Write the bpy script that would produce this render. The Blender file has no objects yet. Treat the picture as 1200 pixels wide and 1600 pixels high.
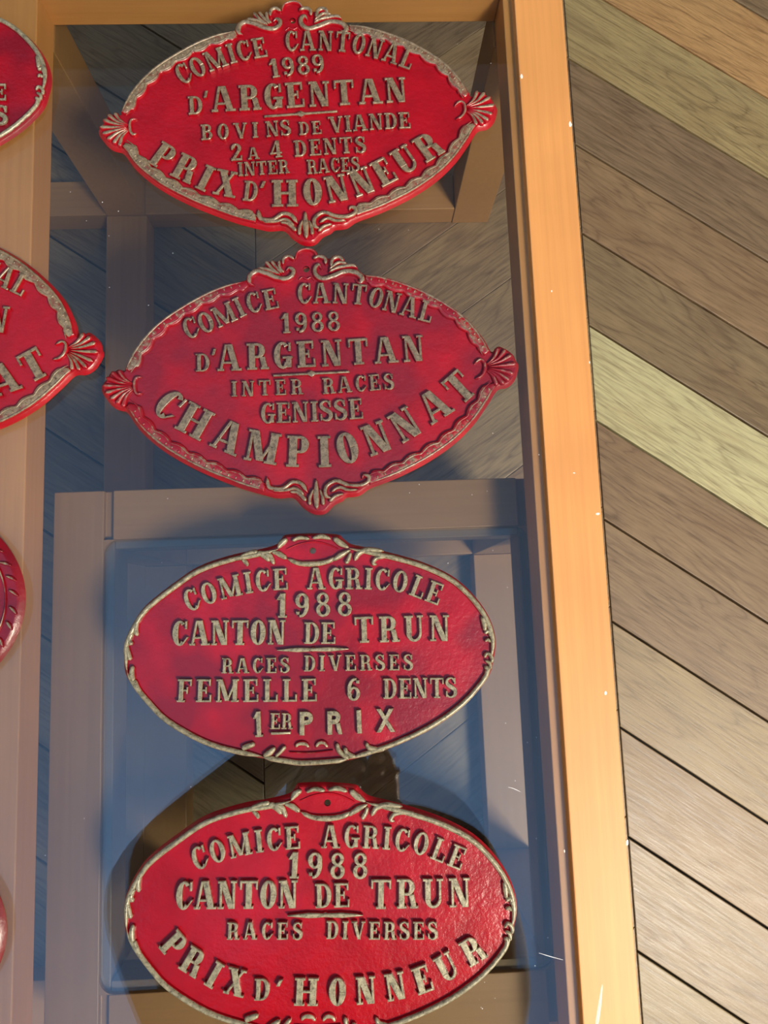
import bpy, bmesh, math, random
from math import sin, cos, pi, sqrt, atan2, radians
from mathutils import Vector, Matrix
from mathutils.geometry import tessellate_polygon

random.seed(7)
SC = bpy.context.scene
COL = SC.collection

# ------------------------------------------------------------------ camera
# World: z = 0 is the upper face of the table's glass, the camera looks down from CAM_H above it,
# +Y runs along the table rails (up in the picture), the floor lies FLOOR_Z below.
FPX = 1120.0
CAM_H = 0.55
FLOOR_Z = -0.344
_D = Vector((-36, 143, FPX)).normalized()
_Z = -_D
_Y = Vector((-338, -8853, FPX)); _Y = (_Y - _Z * _Y.dot(_Z)).normalized()
_X = _Y.cross(_Z)
cam_d = bpy.data.cameras.new('camera')
cam = bpy.data.objects.new('camera', cam_d)
COL.objects.link(cam)
cam_d.sensor_width = 36
cam_d.sensor_fit = 'AUTO'
cam_d.lens = 36 * FPX / 1600
cam_d.clip_start = 0.02
rot = Matrix(((_X.x, -_X.y, -_X.z), (_Y.x, -_Y.y, -_Y.z), (_Z.x, -_Z.y, -_Z.z)))
cam.matrix_world = Matrix.Translation((0, 0, CAM_H)) @ rot.to_4x4()
SC.camera = cam


def at(px, py, z=0.0):
    """the point of the horizontal plane z that the photograph shows at (px, py)"""
    v = Vector((px - 600, py - 800, FPX))
    w = Vector((v.dot(_X), v.dot(_Y), v.dot(_Z)))
    t = (z - CAM_H) / w.z
    return Vector((w.x * t, w.y * t, z))


# ------------------------------------------------------------------ light
SC.view_settings.view_transform = 'Standard'
SC.view_settings.look = 'None'
SC.view_settings.gamma = 1
SC.view_settings.use_curve_mapping = False
SC.view_settings.exposure = 0.0

world = bpy.data.worlds.new('sky')
SC.world = world
world.use_nodes = True
wn = world.node_tree
bgn = wn.nodes['Background']
# clear blue evening sky seen through the glazed roof, brighter towards the window side (-y, -x)
_tc = wn.nodes.new('ShaderNodeTexCoord')
_dp = wn.nodes.new('ShaderNodeVectorMath'); _dp.operation = 'DOT_PRODUCT'
_dp.inputs[1].default_value = (-0.35, -0.94, 0.0)
wn.links.new(_tc.outputs['Generated'], _dp.inputs[0])
_mr = wn.nodes.new('ShaderNodeMapRange')
_mr.inputs['From Min'].default_value = -0.55; _mr.inputs['From Max'].default_value = 0.50
wn.links.new(_dp.outputs['Value'], _mr.inputs['Value'])
_sm = wn.nodes.new('ShaderNodeMix'); _sm.data_type = 'RGBA'
_sm.inputs[6].default_value = (0.085, 0.120, 0.16, 1); _sm.inputs[7].default_value = (0.46, 0.86, 1.55, 1)
wn.links.new(_mr.outputs[0], _sm.inputs[0])
wn.links.new(_sm.outputs[2], bgn.inputs[0])
bgn.inputs[1].default_value = 1.0

ROOM_X0, ROOM_X1, ROOM_Y0, ROOM_Y1 = -1.9, 1.7, -1.75, 2.45
CEIL_Z = 2.15


def area(name, loc, target, sx, sy, power, color):
    l = bpy.data.lights.new(name, 'AREA')
    l.shape = 'RECTANGLE'; l.size = sx; l.size_y = sy
    l.energy = power; l.color = color
    o = bpy.data.objects.new(name, l); COL.objects.link(o)
    o.location = loc
    o.rotation_euler = (Vector(target) - Vector(loc)).to_track_quat('-Z', 'Y').to_euler()
    return o


area('roof_window_daylight', (1.30, -1.34, CEIL_Z - 0.03), (0.15, 0.05, -0.1), 0.60, 0.60, 118, (1.0, 0.87, 0.70))
area('side_warm_fill', (ROOM_X1 - 0.04, -0.2, 1.05), (0.1, 0.1, -0.2), 1.2, 1.0, 3, (1.0, 0.84, 0.66))  # added warm fill lamp, the right wall has no window


# ------------------------------------------------------------------ node helpers
def new_mat(name):
    m = bpy.data.materials.new(name); m.use_nodes = True
    nt = m.node_tree
    return m, nt, nt.nodes['Principled BSDF']


def node(nt, t, **kw):
    n = nt.nodes.new(t)
    for k, v in kw.items():
        setattr(n, k, v)
    return n


def ramp(nt, stops, src=None):
    r = node(nt, 'ShaderNodeValToRGB')
    e = r.color_ramp.elements
    while len(e) > len(stops):
        e.remove(e[-1])
    while len(e) < len(stops):
        e.new(1)
    for i, (p, c) in enumerate(stops):
        e[i].position = p
        e[i].color = (c[0], c[1], c[2], 1) if len(c) == 3 else c
    if src is not None:
        nt.links.new(src, r.inputs[0])
    return r


def mixc(nt, a, b, fac, blend='MIX'):
    m = node(nt, 'ShaderNodeMix', data_type='RGBA', blend_type=blend)
    for sock, v in ((m.inputs[0], fac), (m.inputs[6], a), (m.inputs[7], b)):
        if hasattr(v, 'is_linked'):
            nt.links.new(v, sock)
        elif isinstance(v, (int, float)):
            sock.default_value = v
        else:
            sock.default_value = (v[0], v[1], v[2], 1)
    return m.outputs[2]


def math_n(nt, op, a, b=0.0, clamp=False):
    m = node(nt, 'ShaderNodeMath', operation=op, use_clamp=clamp)
    for sock, v in ((m.inputs[0], a), (m.inputs[1], b)):
        if hasattr(v, 'is_linked'):
            nt.links.new(v, sock)
        else:
            sock.default_value = v
    return m.outputs[0]


def noise(nt, vec, scale, detail=4, rough=.55, dist=0.0):
    n = node(nt, 'ShaderNodeTexNoise')
    n.inputs['Scale'].default_value = scale
    n.inputs['Detail'].default_value = detail
    n.inputs['Roughness'].default_value = rough
    n.inputs['Distortion'].default_value = dist
    if vec is not None:
        nt.links.new(vec, n.inputs['Vector'])
    return n


def obj_vec(nt, scale=(1, 1, 1), rot=(0, 0, 0), rnd=True):
    tc = node(nt, 'ShaderNodeTexCoord')
    src = tc.outputs['Object']
    if rnd:
        oi = node(nt, 'ShaderNodeObjectInfo')
        mul = math_n(nt, 'MULTIPLY', oi.outputs['Random'], 37.0)
        comb = node(nt, 'ShaderNodeCombineXYZ')
        nt.links.new(mul, comb.inputs[0]); nt.links.new(mul, comb.inputs[1]); nt.links.new(mul, comb.inputs[2])
        add = node(nt, 'ShaderNodeVectorMath', operation='ADD')
        nt.links.new(src, add.inputs[0]); nt.links.new(comb.outputs[0], add.inputs[1])
        src = add.outputs[0]
    mp = node(nt, 'ShaderNodeMapping')
    mp.inputs['Scale'].default_value = scale
    mp.inputs['Rotation'].default_value = rot
    nt.links.new(src, mp.inputs['Vector'])
    return mp.outputs[0]


def bump(nt, height, strength, dist, bsdf):
    b = node(nt, 'ShaderNodeBump')
    b.inputs['Strength'].default_value = strength
    b.inputs['Distance'].default_value = dist
    nt.links.new(height, b.inputs['Height'])
    nt.links.new(b.outputs[0], bsdf.inputs['Normal'])


# ------------------------------------------------------------------ materials
def mat_parquet():
    m, nt, b = new_mat('oak_parquet')
    oi = node(nt, 'ShaderNodeObjectInfo')
    v = obj_vec(nt, (9, 150, 9))
    fine = noise(nt, v, 3.0, 6, .66)
    v2 = obj_vec(nt, (1.1, 8, 1.1))
    wob = noise(nt, v2, 2.0, 3, .5, .6)
    wave = math_n(nt, 'MULTIPLY', wob.outputs[0], 13.0)
    tri = math_n(nt, 'PINGPONG', wave, 0.5)
    rings = math_n(nt, 'MULTIPLY', tri, 2.0)
    g = ramp(nt, [(0.30, (0.52, 0.48, 0.44)), (0.47, (0.95, 0.94, 0.92)), (0.72, (1.25, 1.25, 1.22))], fine.outputs[0])
    g2 = ramp(nt, [(0.0, (0.72, 0.69, 0.66)), (0.28, (0.97, 0.97, 0.96)), (1.0, (1.10, 1.11, 1.09))], rings)
    patch = noise(nt, obj_vec(nt, (3, 8, 3)), 2.4, 3, .5)
    g3 = ramp(nt, [(0.3, (0.86, 0.80, 0.76)), (0.5, (1, 1, 1)), (0.75, (1.12, 1.12, 1.08))], patch.outputs[0])
    c = mixc(nt, oi.outputs['Color'], g.outputs[0], 0.85, 'MULTIPLY')
    c = mixc(nt, c, g2.outputs[0], 0.85, 'MULTIPLY')
    c = mixc(nt, c, g3.outputs[0], 0.8, 'MULTIPLY')
    nt.links.new(c, b.inputs['Base Color'])
    rr = ramp(nt, [(0.3, (0.34,) * 3), (0.7, (0.52,) * 3)], fine.outputs[0])
    nt.links.new(rr.outputs[0], b.inputs['Roughness'])
    bump(nt, fine.outputs[0], 0.25, 0.0008, b)
    return m


def mat_table(name='orange_stained_beech', f=1.0):
    m, nt, b = new_mat(name)
    v = obj_vec(nt, (1, 1, 1))
    # grain runs along the longest side: the parts carry it in their object colour's alpha-free code (x or y)
    oi = node(nt, 'ShaderNodeObjectInfo')
    vx = obj_vec(nt, (2.5, 120, 120)); vy = obj_vec(nt, (120, 2.5, 120))
    vm = node(nt, 'ShaderNodeMix', data_type='VECTOR')
    sep = node(nt, 'ShaderNodeSeparateColor')
    nt.links.new(oi.outputs['Color'], sep.inputs[0])
    nt.links.new(sep.outputs[0], vm.inputs[0])
    nt.links.new(vx, vm.inputs[4]); nt.links.new(vy, vm.inputs[5])
    fine = noise(nt, vm.outputs[1], 2.0, 4, .6)
    soft = noise(nt, v, 9, 3, .5)
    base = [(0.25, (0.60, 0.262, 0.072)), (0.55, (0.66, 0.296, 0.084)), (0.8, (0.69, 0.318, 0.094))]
    if f != 1.0:      # the browner underframe, colour darkened further in place of the shade below the glass
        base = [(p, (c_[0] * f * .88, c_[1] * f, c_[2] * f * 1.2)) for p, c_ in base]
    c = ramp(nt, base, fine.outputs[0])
    c2 = ramp(nt, [(0.3, (0.90, 0.88, 0.86)), (0.7, (1.06, 1.06, 1.06))], soft.outputs[0])
    cc = mixc(nt, c.outputs[0], c2.outputs[0], 0.8, 'MULTIPLY')
    nt.links.new(cc, b.inputs['Base Color'])
    b.inputs['Roughness'].default_value = 0.52
    b.inputs['Coat Weight'].default_value = 0.12
    b.inputs['Coat Roughness'].default_value = 0.35
    bump(nt, fine.outputs[0], 0.10, 0.0004, b)
    return m


def mat_glass(name, tint, edge=False):
    """clear float glass: each face mirrors by Fresnel and lets the rest through, slightly tinted"""
    m = bpy.data.materials.new(name); m.use_nodes = True
    nt = m.node_tree
    nt.nodes.remove(nt.nodes['Principled BSDF'])
    out = nt.nodes['Material Output']
    fr = node(nt, 'ShaderNodeFresnel'); fr.inputs['IOR'].default_value = 1.56
    geo = node(nt, 'ShaderNodeNewGeometry')
    # same reflectance met from inside or outside the sheet
    lw = node(nt, 'ShaderNodeVectorMath', operation='DOT_PRODUCT')
    nt.links.new(geo.outputs['Normal'], lw.inputs[0]); nt.links.new(geo.outputs['Incoming'], lw.inputs[1])
    cs = math_n(nt, 'ABSOLUTE', lw.outputs['Value'])
    one = math_n(nt, 'SUBTRACT', 1.0, cs)
    p5 = math_n(nt, 'POWER', one, 5.0)
    sch = math_n(nt, 'MULTIPLY', p5, 0.95)
    fac = math_n(nt, 'ADD', sch, 0.050, True)
    tr = node(nt, 'ShaderNodeBsdfTransparent'); tr.inputs[0].default_value = (*tint, 1)
    gl = node(nt, 'ShaderNodeBsdfGlossy'); gl.inputs['Roughness'].default_value = 0.0
    gl.inputs[0].default_value = (1, 1, 1, 1)
    mx = node(nt, 'ShaderNodeMixShader')
    nt.links.new(fac, mx.inputs[0]); nt.links.new(tr.outputs[0], mx.inputs[1]); nt.links.new(gl.outputs[0], mx.inputs[2])
    nt.links.new(mx.outputs[0], out.inputs['Surface'])
    return m


def mat_casting(name, red, gold, thr, wear, sheen, dull=None):
    """red enamel over cast iron, bronze paint rolled over everything that stands proud"""
    m, nt, b = new_mat(name)
    tc = node(nt, 'ShaderNodeTexCoord')
    geo = node(nt, 'ShaderNodeNewGeometry')
    sp = node(nt, 'ShaderNodeSeparateXYZ')
    nt.links.new(geo.outputs['Position'], sp.inputs[0])
    pos = geo.outputs['Position']
    n1 = noise(nt, pos, 260, 4, .6)
    n2 = noise(nt, pos, 38, 3, .55)
    n3 = noise(nt, pos, 900, 2, .5)
    # height (m) + noise -> gilding mask
    h = math_n(nt, 'SUBTRACT', sp.outputs[2], thr)
    h = math_n(nt, 'MULTIPLY', h, 1400.0)
    w = math_n(nt, 'SUBTRACT', n1.outputs[0], 0.5)
    w = math_n(nt, 'MULTIPLY', w, wear * 2.2)
    w2 = math_n(nt, 'SUBTRACT', n2.outputs[0], 0.5)
    w2 = math_n(nt, 'MULTIPLY', w2, wear * 2.6)
    mask = math_n(nt, 'ADD', math_n(nt, 'ADD', h, w), w2)
    mask = math_n(nt, 'MULTIPLY', math_n(nt, 'ADD', mask, 0.35), 1.6, True)
    rr = ramp(nt, [(0.30, tuple(x * 0.80 for x in red)), (0.55, red), (0.75, tuple(min(1, x * 1.12) for x in red))], n2.outputs[0])
    gg = ramp(nt, [(0.32, tuple(x * 0.36 for x in gold)), (0.47, tuple(x * 0.72 for x in gold)), (0.62, tuple(x * 0.98 for x in gold))], n1.outputs[0])
    rc = rr.outputs[0]
    if dull:          # enamel gone dull in large patches
        n4 = noise(nt, pos, 22, 2, .5)
        dm = ramp(nt, [(0.42, (0, 0, 0)), (0.60, (1, 1, 1))], n4.outputs[0])
        rc = mixc(nt, dull, rc, dm.outputs[0])
    spots = ramp(nt, [(0.33, (0.30, 0.25, 0.2)), (0.42, (1, 1, 1))], n3.outputs[0])
    g2 = mixc(nt, gg.outputs[0], spots.outputs[0], 0.8, 'MULTIPLY')
    c = mixc(nt, rc, g2, mask)
    nt.links.new(c, b.inputs['Base Color'])
    b.inputs['Specular IOR Level'].default_value = 0.5
    ro = node(nt, 'ShaderNodeMix'); ro.inputs[2].default_value = sheen; ro.inputs[3].default_value = 0.36
    nt.links.new(mask, ro.inputs[0]); nt.links.new(ro.outputs[0], b.inputs['Roughness'])
    me = node(nt, 'ShaderNodeMix'); me.inputs[2].default_value = 0.0; me.inputs[3].default_value = 0.15
    nt.links.new(mask, me.inputs[0]); nt.links.new(me.outputs[0], b.inputs['Metallic'])
    b.inputs['Coat Weight'].default_value = 0.15
    b.inputs['Coat Roughness'].default_value = 0.12
    nb = math_n(nt, 'ADD', math_n(nt, 'MULTIPLY', n2.outputs[0], 1.0), math_n(nt, 'MULTIPLY', n1.outputs[0], 0.42))
    bump(nt, nb, 0.45, 0.0018, b)
    return m


def mat_plain(name, col, rough=.6, scale=20, amt=.12, metal=0.0):
    m, nt, b = new_mat(name)
    n = noise(nt, obj_vec(nt, (1, 1, 1)), scale, 3)
    r = ramp(nt, [(0.3, tuple(x * (1 - amt) for x in col)), (0.7, tuple(min(1, x * (1 + amt)) for x in col))], n.outputs[0])
    nt.links.new(r.outputs[0], b.inputs['Base Color'])
    b.inputs['Roughness'].default_value = rough
    b.inputs['Metallic'].default_value = metal
    return m


M_FLOOR = mat_parquet()
M_TABLE = mat_table()
M_UNDER = mat_table('brown_shade_darkened_underframe', 0.54)  # shade under the glass top is mixed into this darker wood colour
M_GLASS = mat_glass('clear_table_glass', (0.865, 0.890, 0.890))
M_GLASS2 = mat_glass('clear_lower_glass', (0.90, 0.93, 0.94))
M_P1 = mat_casting('red_enamel_casting_bright', (0.34, 0.002, 0.009), (0.30, 0.225, 0.135), 0.0065, 0.55, 0.30)
M_P2 = mat_casting('red_enamel_casting_worn', (0.32, 0.003, 0.011), (0.26, 0.205, 0.135), 0.0069, 0.95, 0.38, dull=(0.20, 0.006, 0.016))
M_P3 = mat_casting('red_enamel_casting_oval', (0.33, 0.002, 0.011), (0.36, 0.325, 0.205), 0.0060, 0.55, 0.30, dull=(0.20, 0.003, 0.012))
M_P4 = mat_casting('red_enamel_casting_glossy', (0.34, 0.002, 0.009), (0.38, 0.355, 0.235), 0.0060, 0.50, 0.24)
M_WALL = mat_plain('off_white_plaster', (0.62, 0.60, 0.56), .9, 6, .05)
M_DARKWALL = mat_plain('dark_brown_panelling', (0.11, 0.075, 0.06), .6, 5, .2)
M_CEIL = mat_plain('white_ceiling_paint', (0.70, 0.72, 0.74), .9, 6, .03)
M_BARE = mat_plain('bare_chipped_wood', (0.85, 0.78, 0.68), .7, 300, .1)
M_TEAL = mat_plain('pale_green_scuff', (0.52, 0.66, 0.55), .7, 200, .15)
M_DUST = mat_plain('white_dust', (0.85, 0.87, 0.9), .8, 200, .1)
M_SUB = mat_plain('dark_subfloor', (0.02, 0.018, 0.016), .9, 8, .2)
M_CLOTH = mat_plain('dark_brown_wool', (0.045, 0.026, 0.018), .9, 120, .25)
M_SKIN = mat_plain('skin', (0.42, 0.22, 0.14), .5, 60, .06)
M_HAIR = mat_plain('dark_hair', (0.03, 0.02, 0.015), .6, 160, .3)
M_PHONE = mat_plain('dark_phone', (0.02, 0.02, 0.022), .3, 60, .1)


# ------------------------------------------------------------------ mesh helpers
def mesh_obj(name, verts, faces, mat, parent=None, smooth=False, loc=None, mesh=None):
    if mesh is None:
        mesh = bpy.data.meshes.new(name)
        mesh.from_pydata([tuple(v) for v in verts], [], faces)
        mesh.update()
        if mat:
            mesh.materials.append(mat)
        if smooth:
            mesh.polygons.foreach_set('use_smooth', [True] * len(mesh.polygons))
    o = bpy.data.objects.new(name, mesh)
    COL.objects.link(o)
    if loc is not None:
        o.location = loc
    if parent is not None:
        o.parent = parent
    return o


def empty(name, loc, label, cat, group=None):
    o = bpy.data.objects.new(name, None); COL.objects.link(o)
    o.location = loc; o.empty_display_size = .02
    o['label'] = label; o['category'] = cat
    if group:
        o['group'] = group
    return o


def box(name, x0, x1, y0, y1, z0, z1, mat, parent=None, bev=0.0012, grain=0.0, origin=None):
    cx, cy, cz = (x0 + x1) / 2, (y0 + y1) / 2, (z0 + z1) / 2
    bm = bmesh.new()
    bmesh.ops.create_cube(bm, size=1)
    for v in bm.verts:
        v.co = Vector((v.co.x * (x1 - x0), v.co.y * (y1 - y0), v.co.z * (z1 - z0)))
    if bev:
        bmesh.ops.bevel(bm, geom=bm.edges[:], offset=bev, segments=2, profile=.5, affect='EDGES')
    me = bpy.data.meshes.new(name)
    bm.to_mesh(me); bm.free()
    me.materials.append(mat)
    o = bpy.data.objects.new(name, me); COL.objects.link(o)
    base = parent.location if parent is not None else Vector((0, 0, 0))
    o.location = Vector((cx, cy, cz)) - base
    if parent is not None:
        o.parent = parent
    o.color = (grain, 0, 0, 1)
    return o


def prism(name, profile, axis, a0, a1, mat, parent, grain):
    """extrude a closed profile (list of (u, z)) along x or y between a0 and a1"""
    n = len(profile); vs = []
    for a in (a0, a1):
        for u, z in profile:
            vs.append((u, a, z) if axis == 'y' else (a, u, z))
    fs = [(i, (i + 1) % n, n + (i + 1) % n, n + i) for i in range(n)]
    fs += [tuple(range(n - 1, -1, -1)), tuple(range(n, 2 * n))]
    cen = Vector((sum(v[0] for v in vs) / len(vs), sum(v[1] for v in vs) / len(vs), sum(v[2] for v in vs) / len(vs)))
    vs = [Vector(v) - cen for v in vs]
    bm = bmesh.new()
    bv = [bm.verts.new(v) for v in vs]
    for f in fs:
        bm.faces.new([bv[i] for i in f])
    bmesh.ops.recalc_face_normals(bm, faces=bm.faces[:])
    bmesh.ops.bevel(bm, geom=bm.edges[:], offset=.0008, segments=2, profile=.5, affect='EDGES')
    me = bpy.data.meshes.new(name); bm.to_mesh(me); bm.free(); me.materials.append(mat)
    o = bpy.data.objects.new(name, me); COL.objects.link(o)
    o.location = cen - parent.location; o.parent = parent
    o.color = (grain, 0, 0, 1)
    return o


def structure(o):
    o['kind'] = 'structure'
    return o


# ------------------------------------------------------------------ room shell
def plain_box(name, x0, x1, y0, y1, z0, z1, mat):
    return structure(box(name, x0, x1, y0, y1, z0, z1, mat, None, 0))


FZ = FLOOR_Z
floor = plain_box('floor', ROOM_X0, ROOM_X1, ROOM_Y0, ROOM_Y1, FZ - 0.06, FZ - 0.016, M_SUB)
plain_box('wall_far', ROOM_X0 - .1, ROOM_X1 + .1, ROOM_Y1, ROOM_Y1 + .1, FZ - .06, CEIL_Z + .1, M_DARKWALL)
plain_box('wall_left', ROOM_X0 - .1, ROOM_X0, ROOM_Y0, ROOM_Y1, FZ - .06, CEIL_Z + .1, M_WALL)
plain_box('wall_right', ROOM_X1, ROOM_X1 + .1, ROOM_Y0, ROOM_Y1, FZ - .06, CEIL_Z + .1, M_WALL)
plain_box('wall_near', ROOM_X0 - .1, ROOM_X1 + .1, ROOM_Y0 - .1, ROOM_Y0, FZ - .06, CEIL_Z + .1, M_WALL)
# glazed roof: the ceiling is left open over the table, its far border is dark timber
RY1, RX0, RX1, RY0 = 2.20, -1.75, 1.45, -1.70
ceil = plain_box('ceiling', ROOM_X0 - .1, ROOM_X1 + .1, RY1, ROOM_Y1 + .1, CEIL_Z, CEIL_Z + .1, M_DARKWALL)
plain_box('trim_1', ROOM_X0 - .1, RX0, RY0, RY1, CEIL_Z, CEIL_Z + .1, M_CEIL)
plain_box('trim_2', RX1, ROOM_X1 + .1, RY0, RY1, CEIL_Z, CEIL_Z + .1, M_CEIL)
plain_box('trim_3', ROOM_X0 - .1, ROOM_X1 + .1, ROOM_Y0 - .1, RY0, CEIL_Z, CEIL_Z + .1, M_CEIL)

# ------------------------------------------------------------------ chevron parquet
COLW = 0.4341; COLX = 0.3115; SLOPE = 0.70; PITCH = 0.1283; Y0S = -0.0338
ANG = atan2(SLOPE, 1)
GAPX = 0.0004; GAPY = 0.0015


def plank_mesh(sgn):
    """parallelogram plank in its own frame, x along the grain; sgn -1 runs down to the right, +1 up"""
    hw = COLW / 2 - GAPX
    hp = PITCH / 2 - GAPY
    c = [(-hw, -hp - sgn * SLOPE * hw), (hw, -hp + sgn * SLOPE * hw), (hw, hp + sgn * SLOPE * hw), (-hw, hp - sgn * SLOPE * hw)]
    a = -sgn * ANG
    c = [(x * cos(a) - y * sin(a), x * sin(a) + y * cos(a)) for x, y in c]
    bm = bmesh.new()
    lo = [bm.verts.new((x, y, -.014)) for x, y in c]
    hi = [bm.verts.new((x, y, 0)) for x, y in c]
    bm.faces.new(hi)
    bm.faces.new(lo[::-1])
    for i in range(4):
        bm.faces.new((lo[i], lo[(i + 1) % 4], hi[(i + 1) % 4], hi[i]))
    ed = [e for e in bm.edges if all(v.co.z > -.001 for v in e.verts)]
    bmesh.ops.bevel(bm, geom=ed, offset=.0011, segments=2, profile=.5, affect='EDGES')
    me = bpy.data.meshes.new('plank'); bm.to_mesh(me); bm.free(); me.materials.append(M_FLOOR)
    return me


PL = {1: plank_mesh(1), -1: plank_mesh(-1)}
TONES = [(0.235, 0.168, 0.108), (0.215, 0.160, 0.108), (0.255, 0.195, 0.130), (0.225, 0.152, 0.100), (0.240, 0.185, 0.125), (0.20, 0.145, 0.10)]
RIGHT = {9: (0.22, .165, .11), 8: (0.21, 0.155, 0.10), 7: (0.40, 0.255, 0.125), 6: (0.30, 0.245, 0.135), 5: (0.190, 0.138, 0.092),
         4: (0.225, 0.158, 0.100), 3: (0.205, 0.158, 0.102), 2: (0.46, 0.46, 0.31), 1: (0.215, 0.155, 0.105), 0: (0.215, 0.158, 0.110),
         -1: (0.265, 0.215, 0.150), -2: (0.225, 0.170, 0.118), -3: (0.225, 0.182, 0.138), -4: (0.25, 0.215, 0.155)}
spots = []
for ci in range(-5, 4):
    x0 = COLX + ci * COLW
    sgn = -1 if ci % 2 == 0 else 1
    xc = x0 + COLW / 2
    if xc - COLW / 2 > ROOM_X1 or xc + COLW / 2 < ROOM_X0:
        continue
    for k in range(-20, 20):
        ys = Y0S + k * PITCH                     # lower seam where the column meets COLX
        if sgn == -1:                            # "\": starts high on its left border
            yl = ys if ci % 2 == 0 else ys
            yc = ys - SLOPE * COLW / 2 + PITCH / 2
        else:                                    # "/": ends high on its right border
            yc = ys - SLOPE * COLW / 2 + PITCH / 2
        if yc + .25 < ROOM_Y0 or yc - .25 > ROOM_Y1:
            continue
        if yc < ROOM_Y0 + .16 or yc > ROOM_Y1 - .16 or xc + COLW / 2 > ROOM_X1 or xc - COLW / 2 < ROOM_X0:
            continue
        if ci == -1:                             # this run is laid a little tighter
            yc += (-0.0158 + 0.1257 * k) - ys
        spots.append((ci, k, xc, yc, sgn))
# keep the ones nearest to the table as single planks
spots.sort(key=lambda s: (s[2] - .1) ** 2 + (s[3] - .1) ** 2)
for ci, k, xc, yc, sgn in spots[:298]:
    o = mesh_obj('plank', None, None, None, floor, mesh=PL[sgn])
    o.location = Vector((xc, yc, FZ)) - floor.location
    o.rotation_euler.z = sgn * ANG
    t = RIGHT.get(k) if ci == 0 else None
    if t is None:
        t = random.choice(TONES)
        f = random.uniform(.9, 1.1)
        t = (t[0] * f, t[1] * f, t[2] * f)
    o.color = (t[0] * .84, t[1] * .785, t[2] * .64, 1)

# ------------------------------------------------------------------ the glass-topped table
TX0, TX1 = -0.750, 0.190            # outer faces
TY0, TY1 = -0.470, 0.573
RW = 0.0416                          # visible rail width
RB = 0.0500                          # rail with its ledge
GT = 0.006
AP = -0.040                          # underside of the rails
table = empty('coffee_table', (-0.28, 0.05, FZ), 'large orange wooden coffee table with inset clear glass top on the parquet', 'coffee table')
TT = 0.0008


def rail_profile(side):
    # side +1: outer face on the right / far; returns (u, z)
    p = [(0, AP), (RB, AP), (RB, TT), (RB - RW, TT), (RB - RW, -GT - .0002), (0, -GT - .0002)]
    return p


prof = rail_profile(1)
prism('rail', [(TX1 - RB + u, z) for u, z in prof], 'y', TY0, TY1, M_TABLE, table, 1.0)
prism('rail', [(TX0 + RB - u, z) for u, z in prof], 'y', TY0, TY1, M_TABLE, table, 1.0)
prism('rail', [(TY1 - RB + u, z) for u, z in prof], 'x', TX0 + RB + .0003, TX1 - RB - .0003, M_TABLE, table, 0.0)
prism('rail', [(TY0 + RB - u, z) for u, z in prof], 'x', TX0 + RB + .0003, TX1 - RB - .0003, M_TABLE, table, 0.0)
CR0, CR1 = -0.3040, -0.2565
box('centre_rail', CR0, CR1, TY0 + RB + .0003, TY1 - RB - .0003, AP, -GT - .0003, M_TABLE, table, .001, 1.0)
LEG = 0.0480
LY1, LY0 = 0.545, -0.445
for lx in (TX1 - 0.0045 - LEG, CR0 + .0004, TX0 + 0.0045):
    for ly in (LY1 - LEG, LY0):
        w = LEG if lx != CR0 + .0004 else CR1 - CR0
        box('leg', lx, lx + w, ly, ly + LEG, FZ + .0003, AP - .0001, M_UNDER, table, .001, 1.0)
ST, SB = -0.310, FZ + .0004
# far and near cross stretchers, one each side of the middle leg; the middle and left runs
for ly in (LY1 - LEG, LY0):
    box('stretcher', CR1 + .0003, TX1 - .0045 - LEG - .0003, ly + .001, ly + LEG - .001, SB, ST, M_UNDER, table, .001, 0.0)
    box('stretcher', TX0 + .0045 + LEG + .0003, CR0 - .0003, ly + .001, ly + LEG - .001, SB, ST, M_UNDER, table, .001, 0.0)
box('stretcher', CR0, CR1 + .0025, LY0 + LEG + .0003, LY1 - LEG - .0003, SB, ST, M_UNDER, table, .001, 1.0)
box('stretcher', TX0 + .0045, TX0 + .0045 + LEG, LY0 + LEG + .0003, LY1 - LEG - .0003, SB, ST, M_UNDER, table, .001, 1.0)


def glass_sheet(name, x0, x1, y0, y1, z0, z1, r, mat, parent, bev=.0008):
    pts = []
    for cx, cy, a0 in ((x1 - r, y1 - r, 0), (x0 + r, y1 - r, 90), (x0 + r, y0 + r, 180), (x1 - r, y0 + r, 270)):
        for i in range(9):
            a = radians(a0 + 90 * i / 8)
            pts.append((cx + r * cos(a), cy + r * sin(a)))
    n = len(pts)
    cx, cy = (x0 + x1) / 2, (y0 + y1) / 2
    rings = [(bev, z0), (0, z0 + bev), (0, z1 - bev), (bev, z1)]
    vs = []
    for ins, z in rings:
        for x, y in pts:
            sx = 1 - ins / ((x1 - x0) / 2); sy = 1 - ins / ((y1 - y0) / 2)
            vs.append(Vector((cx + (x - cx) * sx, cy + (y - cy) * sy, z)) - parent.location)
    fs = []
    for k in range(3):
        for i in range(n):
            j = (i + 1) % n
            fs.append((k * n + i, k * n + j, (k + 1) * n + j, (k + 1) * n + i))
    fs.append(tuple(range(n - 1, -1, -1)))
    fs.append(tuple(range(3 * n, 4 * n)))
    return mesh_obj(name, vs, fs, mat, parent)


g = glass_sheet('glass_top', TX0 + RW + .0013, TX1 - RW - .0019, TY0 + RW + .0019, TY1 - RW - .0019, -GT, 0, .002, M_GLASS, table)
g['label'] = 'clear glass sheet inset in the wooden frame'

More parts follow.
